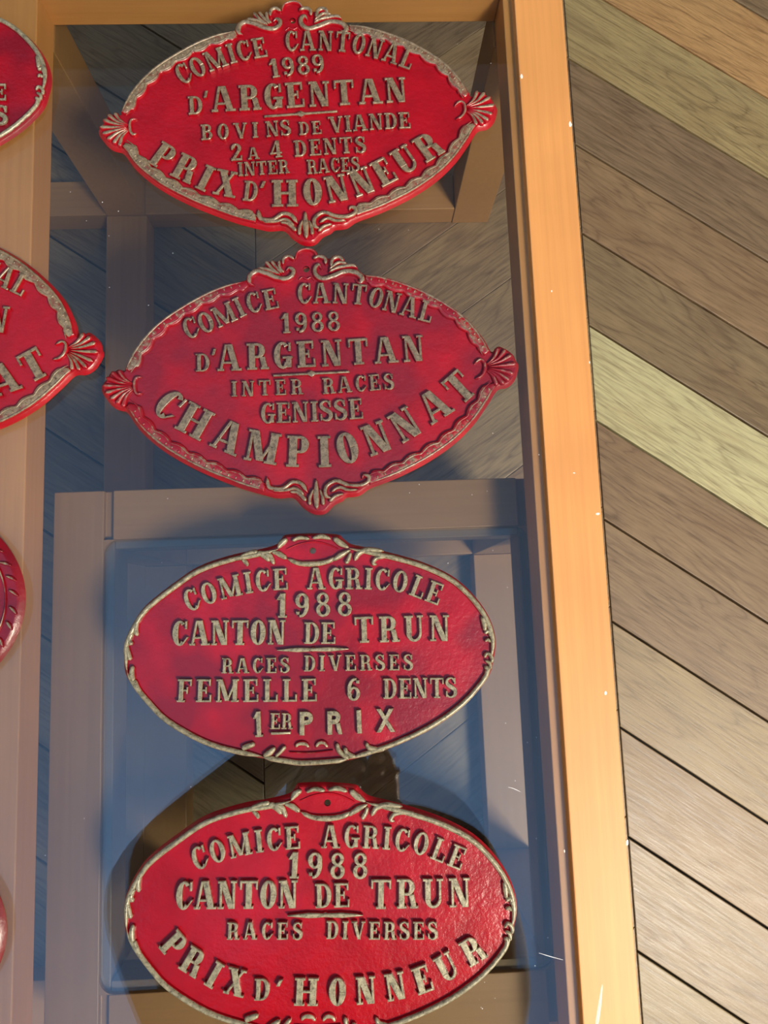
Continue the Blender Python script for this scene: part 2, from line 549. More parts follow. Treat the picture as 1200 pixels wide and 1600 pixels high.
# small worn spots on the right rail: chips along its edges, a pale scuff near the near end, dents
def chips():
    vs, fs = [], []
    for px, py, w, l in ((815, 119, 2.2, 5), (891, 194, 2.5, 5), (934, 803, 3.0, 2), (897, 739, 2, 1.2), (946, 1083, 2, 3.5), (980, 1317, 2.2, 4),
                         (862, 455, 1.2, 2), (921, 566, 1.2, 2.5), (882, 1330, 1, 2)):
        c = at(px, py, TT + .0001) - table.location
        b0 = len(vs); s = .00049
        n = 8
        for i in range(n):
            a = 2 * pi * i / n
            q = random.uniform(.75, 1.2)
            vs.append((c.x + cos(a) * w * s * q, c.y + sin(a) * l * s * q, c.z + .00012))
            vs.append((c.x + cos(a) * w * s * q * 1.15, c.y + sin(a) * l * s * q * 1.15, c.z - .0004))
        for i in range(n):
            j = (i + 1) % n
            fs.append((b0 + 2 * i + 1, b0 + 2 * j + 1, b0 + 2 * j, b0 + 2 * i))
        fs.append(tuple(b0 + 2 * i for i in range(n)))
    o = mesh_obj('worn_chips', vs, fs, M_BARE, table)
    o['kind'] = 'stuff'
    o['label'] = 'pale chips worn along the rail edges'


chips()

# ------------------------------------------------------------------ the smaller table nested below
SZ = -0.0550
SX0, SX1, SY0, SY1 = -0.2548, 0.1860, -0.3350, 0.1025
SW = 0.0490; SG = 0.0415             # stile width, and up to the edge of its glass
small = empty('nested_table', ((SX0 + SX1) / 2, (SY0 + SY1) / 2, FZ), 'smaller square wooden side table with rounded glass inset, nested under the big glass top', 'side table')
SGT = .005
FT = -0.095
sp = [(0, FT), (SW, FT), (SW, SZ - SGT - .0004), (SG, SZ - SGT - .0004), (SG, SZ), (0, SZ)]
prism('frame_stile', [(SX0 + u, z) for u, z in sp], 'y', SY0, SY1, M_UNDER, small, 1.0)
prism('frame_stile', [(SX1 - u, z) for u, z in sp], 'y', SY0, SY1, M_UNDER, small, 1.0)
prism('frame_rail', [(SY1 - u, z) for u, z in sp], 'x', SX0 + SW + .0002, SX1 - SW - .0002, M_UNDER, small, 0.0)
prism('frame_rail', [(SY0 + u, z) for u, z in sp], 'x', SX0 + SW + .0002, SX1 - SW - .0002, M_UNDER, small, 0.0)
# bevelled insert: wood fills the corners of the rebate around the rounded sheet
GX0, GX1, GY0, GY1 = SX0 + SG + .0010, SX1 - SG - .0010, SY0 + SG + .0010, SY1 - SG - .0010
for cx, cy, a0 in ((GX1, GY1, 0), (GX0, GY1, 90), (GX0, GY0, 180), (GX1, GY0, 270)):
    r = .011
    ux = 1 if cx > 0 else -1; uy = 1 if cy > -.1 else -1
    c0 = (cx - ux * r, cy - uy * r)
    poly = []
    for i in range(7):
        a = radians(a0 + 90 * i / 6)
        poly.append((c0[0] + (r + .0008) * cos(a), c0[1] + (r + .0008) * sin(a)))
    poly.append((cx + ux * .0009, cy + uy * .0009))
    n = len(poly)
    vs = [Vector((x, y, SZ - SGT)) - small.location for x, y in poly] + [Vector((x, y, SZ - .0001)) - small.location for x, y in poly]
    fs = [tuple(range(n, 2 * n))] + [(i, (i + 1) % n, n + (i + 1) % n, n + i) for i in range(n)]
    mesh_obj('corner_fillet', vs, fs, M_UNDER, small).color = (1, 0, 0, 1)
g = glass_sheet('glass_inset', GX0, GX1, GY0, GY1, SZ - SGT, SZ, .011, M_GLASS2, small, .0012)
g['label'] = 'clear glass sheet with rounded corners'
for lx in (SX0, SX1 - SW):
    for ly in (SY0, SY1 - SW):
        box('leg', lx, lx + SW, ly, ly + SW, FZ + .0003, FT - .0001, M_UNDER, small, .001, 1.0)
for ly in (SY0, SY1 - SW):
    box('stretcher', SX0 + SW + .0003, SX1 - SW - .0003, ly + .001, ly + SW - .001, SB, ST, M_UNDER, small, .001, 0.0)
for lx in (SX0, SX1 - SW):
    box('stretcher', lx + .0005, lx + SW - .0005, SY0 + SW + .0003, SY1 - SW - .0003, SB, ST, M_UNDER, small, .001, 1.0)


# ------------------------------------------------------------------ plaque building blocks (metres, world frame, then shifted)
ZF = 0.0040      # enamel field
ZR = 0.0080      # top of the rim and ornaments
ZL = 0.0076      # top of the letters
ZP = 0.0068      # plane on which the photograph's pixels are read


class Mesh:
    def __init__(self):
        self.v = []; self.f = []

    def strip(self, pairs, z0, z1, bev, flare=0.0):
        """raised strip between left and right rails given as (L, R) 2D pairs, bevelled top"""
        b0 = len(self.v); n = len(pairs)
        for i, (L, R) in enumerate(pairs):
            L = Vector(L[:2]); R = Vector(R[:2])
            d = (R - L)
            w = d.length or 1e-9
            d = d / w
            mid = (L + R) / 2
            along = Vector((0, 0))
            if i == 0:
                along = ((Vector(pairs[1][0][:2]) + Vector(pairs[1][1][:2])) / 2 - mid)
            elif i == n - 1:
                along = ((Vector(pairs[-2][0][:2]) + Vector(pairs[-2][1][:2])) / 2 - mid)
            if along.length > 0:
                along = along.normalized()
            bb = min(bev, w * .35)
            for (off, al, z) in ((-flare, -flare, z0), (0, 0, z1 - bb * .8), (bb, bb, z1)):
                a = L + d * off + along * al
                c = R - d * off + along * al
                self.v.append((a.x, a.y, z)); self.v.append((c.x, c.y, z))
        # ring index: per pair 6 verts: L0 R0 L1 R1 L2 R2
        for i in range(n - 1):
            p = b0 + 6 * i; q = p + 6
            self.f += [(p + 4, p + 5, q + 5, q + 4),
                       (p + 2, p + 4, q + 4, q + 2), (p + 5, p + 3, q + 3, q + 5),
                       (p + 0, p + 2, q + 2, q + 0), (p + 3, p + 1, q + 1, q + 3)]
        p = b0
        self.f += [(p, p + 1, p + 3, p + 2), (p + 2, p + 3, p + 5, p + 4)]
        p = b0 + 6 * (n - 1)
        self.f += [(p + 1, p, p + 2, p + 3), (p + 3, p + 2, p + 4, p + 5)]

    def ridge(self, pts, w0, w1, w2, z0, hgt, seg=8):
        """rounded relief stroke along 2D points; width w0 -> w1 (middle) -> w2"""
        pts = smooth_path(pts, .0009)
        b0 = len(self.v); n = len(pts)
        for i, p in enumerate(pts):
            t = i / (n - 1)
            w = (w0 + (w1 - w0) * min(1, t * 2)) if t < .5 else (w1 + (w2 - w1) * (t - .5) * 2)
            a = pts[max(0, i - 1)]; c = pts[min(n - 1, i + 1)]
            d = (c - a)
            if d.length < 1e-9:
                d = Vector((1, 0))
            d.normalize(); nr = Vector((-d.y, d.x))
            e = min(1.0, sqrt(max(0, min(t, 1 - t)) / .10)) if (w0 > .0012 or w2 > .0012) else 1
            e = max(.25, e)
            hh = hgt * (.55 + .45 * min(1, w / .0030)) * (.5 + .5 * e)
            for k in range(seg + 1):
                u = pi * k / seg
                q = p + nr * (w / 2 * e * cos(u))
                self.v.append((q.x, q.y, z0 + hh * sin(u)))
        s = seg + 1
        for i in range(n - 1):
            for k in range(seg):
                p = b0 + i * s + k
                self.f.append((p, p + 1, p + s + 1, p + s))
        self.f.append(tuple(b0 + k for k in range(s)))
        self.f.append(tuple(b0 + (n - 1) * s + k for k in range(s - 1, -1, -1)))

    def dome(self, c, rx, ry, ang, z0, hgt, n=12):
        b0 = len(self.v)
        for j, (s, zz) in enumerate(((1, 0), (.86, .55), (.5, .9))):
            for i in range(n):
                a = 2 * pi * i / n
                x, y = cos(a) * rx * s, sin(a) * ry * s
                self.v.append((c[0] + x * cos(ang) - y * sin(ang), c[1] + x * sin(ang) + y * cos(ang), z0 + hgt * zz))
        self.v.append((c[0], c[1], z0 + hgt))
        for j in range(2):
            for i in range(n):
                k = (i + 1) % n
                self.f.append((b0 + j * n + i, b0 + j * n + k, b0 + (j + 1) * n + k, b0 + (j + 1) * n + i))
        for i in range(n):
            self.f.append((b0 + 2 * n + i, b0 + 2 * n + (i + 1) % n, b0 + 3 * n))

    def build(self, name, mat, parent, smooth=True):
        org = parent.location
        o = mesh_obj(name, [Vector(v) - org for v in self.v], self.f, mat, parent)
        bm = bmesh.new(); bm.from_mesh(o.data)
        bmesh.ops.recalc_face_normals(bm, faces=bm.faces[:])
        bm.to_mesh(o.data); bm.free()
        if smooth:
            o.data.polygons.foreach_set('use_smooth', [True] * len(o.data.polygons))
            try:
                o.data.set_sharp_from_angle(angle=radians(50))
            except Exception:
                pass
        return o


def catmull(P, t):
    n = len(P) - 1
    i = min(int(t), n - 1); u = t - i
    p1, p2 = P[i], P[i + 1]
    p0 = P[i - 1] if i > 0 else p1 * 2 - p2
    p3 = P[i + 2] if i + 2 <= n else p2 * 2 - p1
    return 0.5 * ((2 * p1) + (p2 - p0) * u + (2 * p0 - 5 * p1 + 4 * p2 - p3) * u * u + (3 * p1 - p0 - 3 * p2 + p3) * u ** 3)


def smooth_path(pts, step):
    P = [Vector(p[:2]) for p in pts]
    if len(P) == 1:
        return P
    dense = []
    for i in range(len(P) - 1):
        for k in range(12):
            dense.append(catmull(P, i + k / 12))
    dense.append(P[-1])
    L = [0]
    for a, b in zip(dense, dense[1:]):
        L.append(L[-1] + (b - a).length)
    n = max(5, int(L[-1] / step))
    out = []; j = 0
    for i in range(n + 1):
        s = L[-1] * i / n
        while j < len(L) - 2 and L[j + 1] < s:
            j += 1
        u = (s - L[j]) / max(1e-12, L[j + 1] - L[j])
        out.append(dense[j].lerp(dense[j + 1], min(1, max(0, u))))
    return out


def closed_path(pts, step):
    P = [Vector(p[:2]) for p in pts]
    n = len(P); dense = []
    for i in range(n):
        p0, p1, p2, p3 = P[i - 1], P[i], P[(i + 1) % n], P[(i + 2) % n]
        m = max(2, int((p2 - p1).length / step))
        for k in range(m):
            u = k / m
            dense.append(0.5 * ((2 * p1) + (p2 - p0) * u + (2 * p0 - 5 * p1 + 4 * p2 - p3) * u * u + (3 * p1 - p0 - 3 * p2 + p3) * u ** 3))
    return dense


def normals(P):
    """inward normals of a closed path"""
    n = len(P)
    area2 = sum(P[i].x * P[(i + 1) % n].y - P[(i + 1) % n].x * P[i].y for i in range(n))
    s = 1 if area2 > 0 else -1
    out = []
    for i in range(n):
        d = (P[(i + 1) % n] - P[i - 1]).normalized()
        out.append(Vector((-d.y, d.x)) * s)
    return out


def base_plate(outline, hole, parent, mat, slope=.0030, zf=ZF):
    """cast plate: sloping painted side, flat enamel field, drilled hole"""
    P = outline; N = normals(P); n = len(P)
    org = parent.location
    rings = [(0.0, 0.0003), (slope * .35, zf * .50), (slope * .75, zf * .88), (slope, zf)]
    vs = []; fs = []
    for ins, z in rings:
        for p, nn in zip(P, N):
            q = p + nn * ins
            vs.append((q.x, q.y, z))
    for k in range(len(rings) - 1):
        for i in range(n):
            j = (i + 1) % n
            fs.append((k * n + i, k * n + j, (k + 1) * n + j, (k + 1) * n + i))
    top0 = len(vs)
    for p, nn in zip(P, N):
        q = p + nn * slope
        vs.append((q.x, q.y, zf))
    bot0 = len(vs)
    for p in P:
        vs.append((p.x, p.y, .0003))
    hc, hr = hole
    m = 20
    h0 = len(vs)
    for z in (zf, .0003):
        for i in range(m):
            a = 2 * pi * i / m
            vs.append((hc[0] + hr * cos(a), hc[1] + hr * sin(a), z))
    for (start, hs) in ((top0, h0), (bot0, h0 + m)):
        loops = [[Vector((vs[start + i][0], vs[start + i][1], 0)) for i in range(n)], [Vector((vs[hs + i][0], vs[hs + i][1], 0)) for i in range(m)]]
        idx = [start + i for i in range(n)] + [hs + i for i in range(m)]
        for tri in tessellate_polygon(loops):
            fs.append(tuple(idx[t] for t in tri))
    for i in range(m):
        j = (i + 1) % m
        fs.append((h0 + i, h0 + j, h0 + m + j, h0 + m + i))
    o = mesh_obj('base_plate', [Vector(v) - org for v in vs], fs, mat, parent)
    bm = bmesh.new(); bm.from_mesh(o.data)
    for f_ in bm.faces:       # flat field up, everything else outwards
        if abs(f_.normal.z) > .999 and f_.calc_center_median().z > .002 and f_.normal.z < 0:
            f_.normal_flip()
    side = [f_ for f_ in bm.faces if abs(f_.normal.z) <= .999]
    bmesh.ops.recalc_face_normals(bm, faces=side)
    for f_ in bm.faces:
        f_.smooth = abs(f_.normal.z) <= .999
    bm.to_mesh(o.data); bm.free()
    return o


# ------------------------------------------------------------------ letters
def glyph(ch, wt, sans=False):
    """strips of a slab-serif capital, cap height 1; returns (width, [pairs...])"""
    S = []
    T = wt; t = .09; s = .075; h = .085    # thick, thin, serif reach, serif height
    if sans:
        T = t = wt; s = 0
        h = 0

    def V(x, w=T, y0=0., y1=1.):
        S.append([((x, y0), (x + w, y0)), ((x, y1), (x + w, y1))])

    def H(x0, x1, y, th=t):
        S.append([((x0, y + th), (x0, y)), ((x1, y + th), (x1, y))])

    def Dg(xa, ya, xb, yb, w):
        S.append([((xa, ya), (xa + w, ya)), ((xb, yb), (xb + w, yb))])

    def foot(x, w=T, y=0.):
        if h:
            H(x - s, x + w + s, y, h)

    def head(x, w=T, l=1, r=1):
        if h:
            H(x - s * l, x + w + s * r, 1 - h, h)

    def arc(cx, cy, rx, ry, a0, a1, wx, wy, n=16):
        pr = []
        for i in range(n + 1):
            a = radians(a0 + (a1 - a0) * i / n)
            pr.append(((cx + rx * cos(a), cy + ry * sin(a)), (cx + (rx - wx) * cos(a), cy + (ry - wy) * sin(a))))
        S.append(pr)

    if ch in "OCG":
        W = .66 if ch == 'O' else .64
        if ch == 'O':
            arc(W / 2, .5, W / 2, .51, 0, 360, T, t * 1.1, 28)
        elif ch == 'C':
            arc(W / 2, .5, W / 2, .51, 48, 312, T, t * 1.1, 22)
            V(W - .10, .085, .66, .98)
            Dg(W - .20, .10, W - .02, .34, .07)
        else:
            arc(W / 2, .5, W / 2, .51, 48, 322, T, t * 1.1, 22)
            V(W - .10, .085, .66, .98)
            V(W - .20, T * .9, .04, .42); H(W - .32, W + .05, .38, h or t)
        return W, S
    if ch == 'I':
        V(s); foot(s); head(s); return T + 2 * s, S
    if ch == 'L':
        V(s); foot(s); head(s); H(s, .62, 0, t); V(.56, .07, 0, .32); return .64, S
    if ch in 'EF':
        V(s); foot(s); head(s); H(s, .60, 1 - t, t); V(.55, .07, .70, 1.0)
        H(s + T, .42, .47, t * .9); V(.40, .06, .36, .66)
        if ch == 'E':
            H(s, .64, 0, t); V(.59, .07, 0, .32)
            return .67, S
        return .63, S
    if ch == 'T':
        V(.36 - T / 2); foot(.36 - T / 2); H(0, .72, 1 - t, t); V(0, .07, .68, 1); V(.65, .07, .68, 1); return .72, S
    if ch == 'H':
        W = max(.80, 2 * s + 2 * T + .27); V(s); foot(s); head(s); x = W - s - T; V(x); foot(x); head(x); H(s, x + T, .46, t); return W, S
    if ch == 'N':
        V(s, t); head(s, t); foot(s, t); x = .76 - s - t; V(x, t); head(x, t); Dg(s - .02, 1, x + t - T * 1.05, 0, T * 1.05); return .78, S
    if ch == 'M':
        V(s, t); foot(s, t); head(s, t, 1, .2); W = .86 + T * .7; x = W - s - T; V(x); foot(x); head(x, T, .2, 1)
        Dg(s, 1, W * .49 - T / 2, .05, T); Dg(x + T - t, 1, W * .5 - t / 2, .05, t); return W, S
    if ch == 'A':
        Dg(.07, 0, .36 - t, 1, t * 1.05); Dg(.58, 0, .32, 1, T); foot(.07, t); foot(.58, T); H(.15, .62, .27, t * .9); return .85, S
    if ch == 'V':
        Dg(.07, 1, .36, 0, T); Dg(.66, 1, .42, 0, t); head(.07, T); head(.66, t); return .82, S
    if ch == 'U':
        V(s, T, .30, 1); head(s); x = .74 - s - t; V(x, t, .30, 1); head(x, t)
        cx = (s + x + t) / 2; rx = (x + t - s) / 2
        pr = []
        for i in range(17):
            a = radians(180 + 180 * i / 16)
            wx = T + (t - T) * i / 16
            pr.append(((cx + rx * cos(a), .31 + .32 * sin(a)), (cx + (rx - wx) * cos(a), .31 + (.32 - t * 1.1) * sin(a))))
        S.append(pr)
        return .74, S
    if ch in 'PRB':
        V(s); foot(s); head(s, T, 1, 0)
        x = s + T
        if ch == 'B':
            H(s, x + .12, 1 - t); H(s, x + .14, .49); H(s, x + .14, 0)
            arc(x + .10, .755, .24, .245, -90, 90, T * .9, t)
            arc(x + .12, .285, .27, .285, -90, 90, T * .95, t)
            return x + .40, S
        H(s, x + .12, 1 - t); H(s, x + .12, .44)
        arc(x + .10, .72, .27, .28, -90, 90, T * .95, t)
        if ch == 'P':
            return x + .38, S
        Dg(x + .16, .48, x + .26, 0, T * .9)
        if h:
            H(x + .2, x + .50, 0, h)
        return x + .46, S
    if ch == 'D':
        V(s); foot(s); head(s, T, 1, 0); x = s + T
        H(s, x + .10, 1 - t); H(s, x + .10, 0)
        arc(x + .07, .5, .36, .5, -90, 90, T, t, 18)
        return x + .44, S
    if ch == 'S':
        pr = []
        pts = [(.50, .78), (.40, .94), (.25, .965), (.11, .87), (.10, .70), (.22, .58), (.38, .48), (.50, .36), (.50, .17), (.38, .05), (.22, .035), (.10, .12), (.05, .24)]
        ws = [.09, .085, .085, .13, T * .95, T * 1.05, T * 1.1, T * 1.05, T * .95, .12, .085, .085, .09]
        P = [Vector(p) for p in pts]
        for i in range(0, 49):
            tt = i / 48 * (len(P) - 1)
            p = catmull(P, tt); q = catmull(P, min(len(P) - 1, tt + .05)); r = catmull(P, max(0, tt - .05))
            d = (q - r).normalized(); k = min(int(tt), len(P) - 2); w = ws[k] + (ws[k + 1] - ws[k]) * (tt - k)
            pr.append(((p.x - d.y * w / 2, p.y + d.x * w / 2), (p.x + d.y * w / 2, p.y - d.x * w / 2)))
        S.append(pr)
        V(.47, .075, .66, .97); V(.02, .075, .04, .34)
        return .60, S
    if ch == 'X':
        if sans:
            Dg(.02, 1, .62, 0, T); Dg(.58, 1, .0, 0, T); return .78, S
        Dg(.07, 1, .53, 0, T * 1.05); Dg(.58, 1, .10, 0, t * 1.1)
        head(.07, T); foot(.53, T); head(.58, t); foot(.10, t); return .84, S
    if ch == '1':
        V(.16, T * 1.05); foot(.16, T * 1.05); Dg(.0, .72, .16, .98, T * .7); return .16 + T + s + .05, S
    if ch in '96':
        f = (lambda y: y) if ch == '9' else (lambda y: 1 - y)
        g = (lambda x: x) if ch == '9' else (lambda x: .6 - x)

        def arc2(cx, cy, rx, ry, a0, a1, wx, wy, n=22):
            pr = []
            for i in range(n + 1):
                a = radians(a0 + (a1 - a0) * i / n)
                o_ = (g(cx + rx * cos(a)), f(cy + ry * sin(a))); i_ = (g(cx + (rx - wx) * cos(a)), f(cy + (ry - wy) * sin(a)))
                pr.append((o_, i_))
            S.append(pr)
        arc2(.30, .69, .28, .31, 0, 360, T * .85, t * 1.1, 26)
        arc2(.24, .50, .345, .50, -100, 40, T * .85, t * 1.2)
        S.append([((g(.06), f(.10)), (g(.20), f(.10))), ((g(.06), f(.24)), (g(.20), f(.24)))])
        return .60, S
    if ch == '8':
        arc(.30, .75, .25, .25, 0, 360, T * .72, t * 1.05, 24); arc(.30, .275, .29, .285, 0, 360, T * .8, t * 1.1, 26)
        return .60, S
    if ch == '2':
        arc(.28, .72, .25, .29, -20, 170, T * .9, t * 1.1)
        Dg(.03, .04, .36, .62, T * .8); H(.02, .56, 0, t * 1.3); V(.49, .07, 0, .28); V(.03, .10, .66, .78)
        return .58, S
    if ch == '4':
        V(.34, T * .95); Dg(.02, .24, .34, 1, t); H(0, .62, .22, t); H(.26, .62, 0, h or t); return .64, S
    if ch == "'":
        Dg(.0, .68, .09, .98, .10); return .2, S
    return .5, S


LETTER_MESH = {}


def put_letter(ch, M2, cap, cond, wt, parent, mat, zt=ZL, sans=False, bold_z=0.0):
    """M2: (origin, ux, uy) in world; mesh shared by alike letters of one size"""
    key = (ch, round(cap * 1e4), round(cond * 20), round(wt, 2), mat.name, sans)
    if key not in LETTER_MESH:
        w, S = glyph(ch, wt, sans)
        m = Mesh()
        for k, pr in enumerate(S):
            sc = [((a[0] * cap * cond, a[1] * cap), (b[0] * cap * cond, b[1] * cap)) for a, b in pr]
            m.strip(sc, ZF - .0002, zt - .000025 * k, .00040, .00022)
        me = bpy.data.meshes.new('letter')
        me.from_pydata(m.v, [], m.f)
        bm = bmesh.new(); bm.from_mesh(me)
        bmesh.ops.recalc_face_normals(bm, faces=bm.faces[:])
        bm.to_mesh(me); bm.free()
        me.materials.append(mat)
        LETTER_MESH[key] = me
    p, ang = M2
    o = bpy.data.objects.new('letter', LETTER_MESH[key]); COL.objects.link(o)
    o.parent = parent
    o.location = Vector((p.x, p.y, 0)) - parent.location
    o.rotation_euler.z = ang
    return o


PXM = None


def text(s, pts, cap_px, parent, mat, tf, cond=1.0, wt=.19, sans=False, gap=None, jit=1.0):
    """lay s along the baseline given in photo pixels; the row fills the baseline's length"""
    P = smooth_path([tf(*p) for p in pts], .0007)
    L = [0]
    for a, b in zip(P, P[1:]):
        L.append(L[-1] + (b - a).length)
    mid = pts[len(pts) // 2]
    cap = (at(mid[0], mid[1] - cap_px / 2, ZP) - at(mid[0], mid[1] + cap_px / 2, ZP)).length
    ws = [glyph(c, wt, sans)[0] * cap * cond for c in s]
    tot = sum(ws); n = len(s)
    if n > 1:
        g = (L[-1] - tot) / (n - 1)
        if g < cap * .10:                       # too wide: condense instead
            cond = cond * (L[-1] - (n - 1) * cap * .10) / tot
            ws = [glyph(c, wt, sans)[0] * cap * cond for c in s]
            g = (L[-1] - sum(ws)) / (n - 1)
    else:
        g = 0
        cond = cond * L[-1] / tot; ws = [L[-1]]
    x = 0

    def pos(d):
        d = min(max(d, 0), L[-1])
        j = 0
        while j < len(L) - 2 and L[j + 1] < d:
            j += 1
        u = (d - L[j]) / max(1e-9, L[j + 1] - L[j])
        return P[j].lerp(P[j + 1], u)
    for c, w in zip(s, ws):
        a = pos(x); b = pos(x + w)
        dd = b - a
        ang = atan2(dd.y, dd.x)
        if jit:
            ang += random.uniform(-.02, .02) * jit
        put_letter(c, (a, ang), cap, cond, wt, parent, mat, sans=sans)
        x += w + g


class Similar:
    """maps photo pixels of a model plaque onto another cast of the same mould"""
    def __init__(self, src, dst):
        A = [complex(*at(*p, ZP)[:2]) for p in src]
        B = [complex(*at(*p, ZP)[:2]) for p in dst]
        ma, mb = sum(A) / len(A), sum(B) / len(B)
        num = sum((b - mb) * (a - ma).conjugate() for a, b in zip(A, B))
        den = sum(abs(a - ma) ** 2 for a in A)
        self.k = num / den
        self.ma, self.mb = ma, mb

    def __call__(self, px, py):
        c = complex(*at(px, py, ZP)[:2])
        r = self.mb + self.k * (c - self.ma)
        return Vector((r.real, r.imag))


def ident(px, py):
    v = at(px, py, ZP)
    return Vector((v.x, v.y))


K = 0.00049      # metres per photo pixel on the plaques, for stroke widths

# ---- pointed plaque with shells (mould A), traced on the second plaque
A_OUT = [(154, 602), (158, 594), (164, 587), (167, 580), (174, 577), (181, 573), (190, 575), (196, 562), (210, 538), (233, 511), (262, 487), (310, 458), (350, 441), (384, 432),
         (390, 421), (400, 416), (410, 417), (413, 404), (422, 403), (434, 402), (444, 396), (458, 395), (464, 386), (480, 383), (492, 387), (499, 394),
         (510, 398), (523, 396), (535, 399), (543, 409), (556, 412), (569, 423), (600, 428), (650, 444), (695, 467), (732, 494), (757, 524), (770, 545),
         (780, 537), (792, 541), (804, 550), (809, 560), (813, 568), (809, 586), (802, 597), (793, 603), (779, 607), (764, 630), (742, 661), (712, 691), (672, 719),
         (630, 741), (604, 752), (578, 762), (561, 773), (541, 776), (536, 781), (522, 788), (510, 800), (499, 803), (487, 801), (472, 791), (462, 780), (454, 776), (433, 777), (415, 773),
         (380, 763), (338, 747), (296, 728), (252, 702), (217, 672), (196, 643), (187, 639), (178, 636), (169, 629), (162, 620), (156, 611)]


def plaque_a(tf, label, mat, name='award_plaque', group=None):
    out = closed_path([tf(*p) for p in A_OUT], .0012)
    c = sum(out, Vector((0, 0))) / len(out)
    root = empty(name, (c.x, c.y, 0.0), label, 'plaque', 'cast award plaques laid out on the glass')
    base_plate(out, (tf(478, 418), 5.5 * K), root, mat, .0030)
    Np = normals(out)
    # the four rim arcs
    def arc_idx(p0, p1):
        a = min(range(len(out)), key=lambda i: (out[i] - tf(*p0)).length)
        b = min(range(len(out)), key=lambda i: (out[i] - tf(*p1)).length)
        if b < a:
            b += len(out)
        return [i % len(out) for i in range(a, b + 1)]
    for p0, p1 in (((191, 574), (383, 432)), ((572, 423), (769, 544)), ((779, 607), (580, 761)), ((412, 772), (194, 641))):
        idx = arc_idx(p0, p1)
        m = Mesh(); pairs = []; s = 0
        for j, i in enumerate(idx):
            if j:
                s += (out[i] - out[idx[j - 1]]).length
            sc = abs(sin(s / (34 * K) * pi))
            endt = min(j, len(idx) - 1 - j) / 4
            w = (14.5 + 5.0 * sc) * K * min(1, .55 + .45 * endt)
            pairs.append((out[i] + Np[i] * 4.8 * K, out[i] + Np[i] * (4.8 * K + w)))
        m.strip(pairs, ZF - .0003, .0067, .0010, .0002)
        o = m.build('rim', mat, root)
        # outer fillet line and the beads pressed along the band
        m = Mesh()
        m.ridge([out[i] + Np[i] * 7.0 * K for i in idx[::4]], 4.2 * K, 4.2 * K, 4.2 * K, .0062, .0012, 6)
        m.ridge([out[i] + Np[i] * (15.5 + 4.2 * abs(sin(q))) * K for i, q in
                 [(idx[j], sum((out[idx[u]] - out[idx[u - 1]]).length for u in range(1, j + 1)) / (34 * K) * pi) for j in range(0, len(idx), 2)]],
                3.2 * K, 3.2 * K, 3.2 * K, .0062, .0010, 5)
        m.build('rim_moulding', mat, root)
        m = Mesh()
        for j in range(4, len(idx) - 4, 5):
            i = idx[j]
            q = out[i] + Np[i] * 11.8 * K
            m.dome(q, 1.9 * K, 3.0 * K, atan2(Np[i].y, Np[i].x) + pi / 2, .0063, .0009, 8)
        o = m.build('beading', mat, root)
        o['kind'] = 'stuff'
    # shells
    for hub, lobes, br in (
        ((211, 602), [(184, 577), (173, 580), (165, 589), (159, 602), (163, 614), (171, 624), (181, 631), (191, 636)], [(221, 588), (212, 590), (209, 599), (210, 609), (214, 615), (221, 613)]),
        ((757, 573), [(779, 542), (791, 545), (801, 553), (808, 567), (804, 583), (797, 594), (788, 600), (777, 602)], [(741, 568), (750, 561), (757, 565), (758, 577), (752, 587), (743, 591)])):
        m = Mesh()
        hb = tf(*hub)
        nl = len(lobes)
        for i, lb in enumerate(lobes):
            e = tf(*lb)
            d = e - hb
            nrm = Vector((-d.y, d.x))
            side = (i - (nl - 1) / 2) / nl
            sg = 1 if (lobes[0][1] < lobes[-1][1]) == (lobes[0][0] < hub[0]) else -1
            mid = hb + d * .55 + nrm * side * .22 * -sg
            m.ridge([hb + d * .12, mid, e], 2.0 * K, 7.0 * K, 10.5 * K, ZF - .0002, .0032, 8)
        o = m.build('shell_ornament', mat, root)
        m = Mesh()
        m.ridge([tf(*p) for p in br], 5 * K, 8 * K, 6 * K, ZF - .0002, .0030, 8)
        m.build('bracket_scroll', mat, root)
    # crest
    m = Mesh()
    for pts, w0, w1, w2 in (
            ([(397, 445), (390, 441), (391, 430), (402, 423), (418, 427), (432, 433), (446, 435), (456, 430), (458, 422), (452, 418), (447, 422)], 9, 9, 7),
            ([(414, 407), (426, 420), (438, 429)], 6, 6, 4), ([(423, 406), (433, 419), (441, 427)], 6, 6, 4), ([(403, 418), (420, 421), (436, 428)], 6, 6, 4),
            ([(436, 406), (437, 418), (444, 426)], 6, 6, 4), ([(442, 414), (443, 404), (451, 400), (460, 405)], 5, 7, 5)):
        m.ridge([tf(*p) for p in pts], w0 * K * 1.32, w1 * K * 1.32, w2 * K * 1.32, ZF - .0002, .0038)
    m.build('crest_scroll', mat, root)
    m = Mesh()
    for pts, w0, w1, w2 in (
            ([(503, 420), (498, 413), (492, 419), (494, 429), (505, 435), (522, 430), (537, 424), (551, 424), (561, 428), (566, 435), (562, 441), (556, 437)], 7, 9, 9),
            ([(513, 425), (529, 417), (550, 414), (558, 418)], 4, 7, 5), ([(517, 417), (520, 404), (530, 401), (537, 408)], 5, 8, 5), ([(514, 421), (528, 410), (542, 411)], 4, 6, 5),
            ([(489, 404), (498, 400), (507, 403), (509, 413)], 5, 7, 5)):
        m.ridge([tf(*p) for p in pts], w0 * K * 1.32, w1 * K * 1.32, w2 * K * 1.32, ZF - .0002, .0038)
    m.build('crest_scroll', mat, root)
    m = Mesh()
    m.ridge([tf(*p) for p in [(461, 404), (466, 392), (480, 388), (491, 392), (496, 402)]], 5 * K, 6 * K, 5 * K, ZF - .0002, .0030)
    m.ridge([tf(*p) for p in [(466, 436), (472, 431), (479, 434), (486, 431), (491, 437)]], 3 * K, 4 * K, 3 * K, ZF - .0002, .0018)
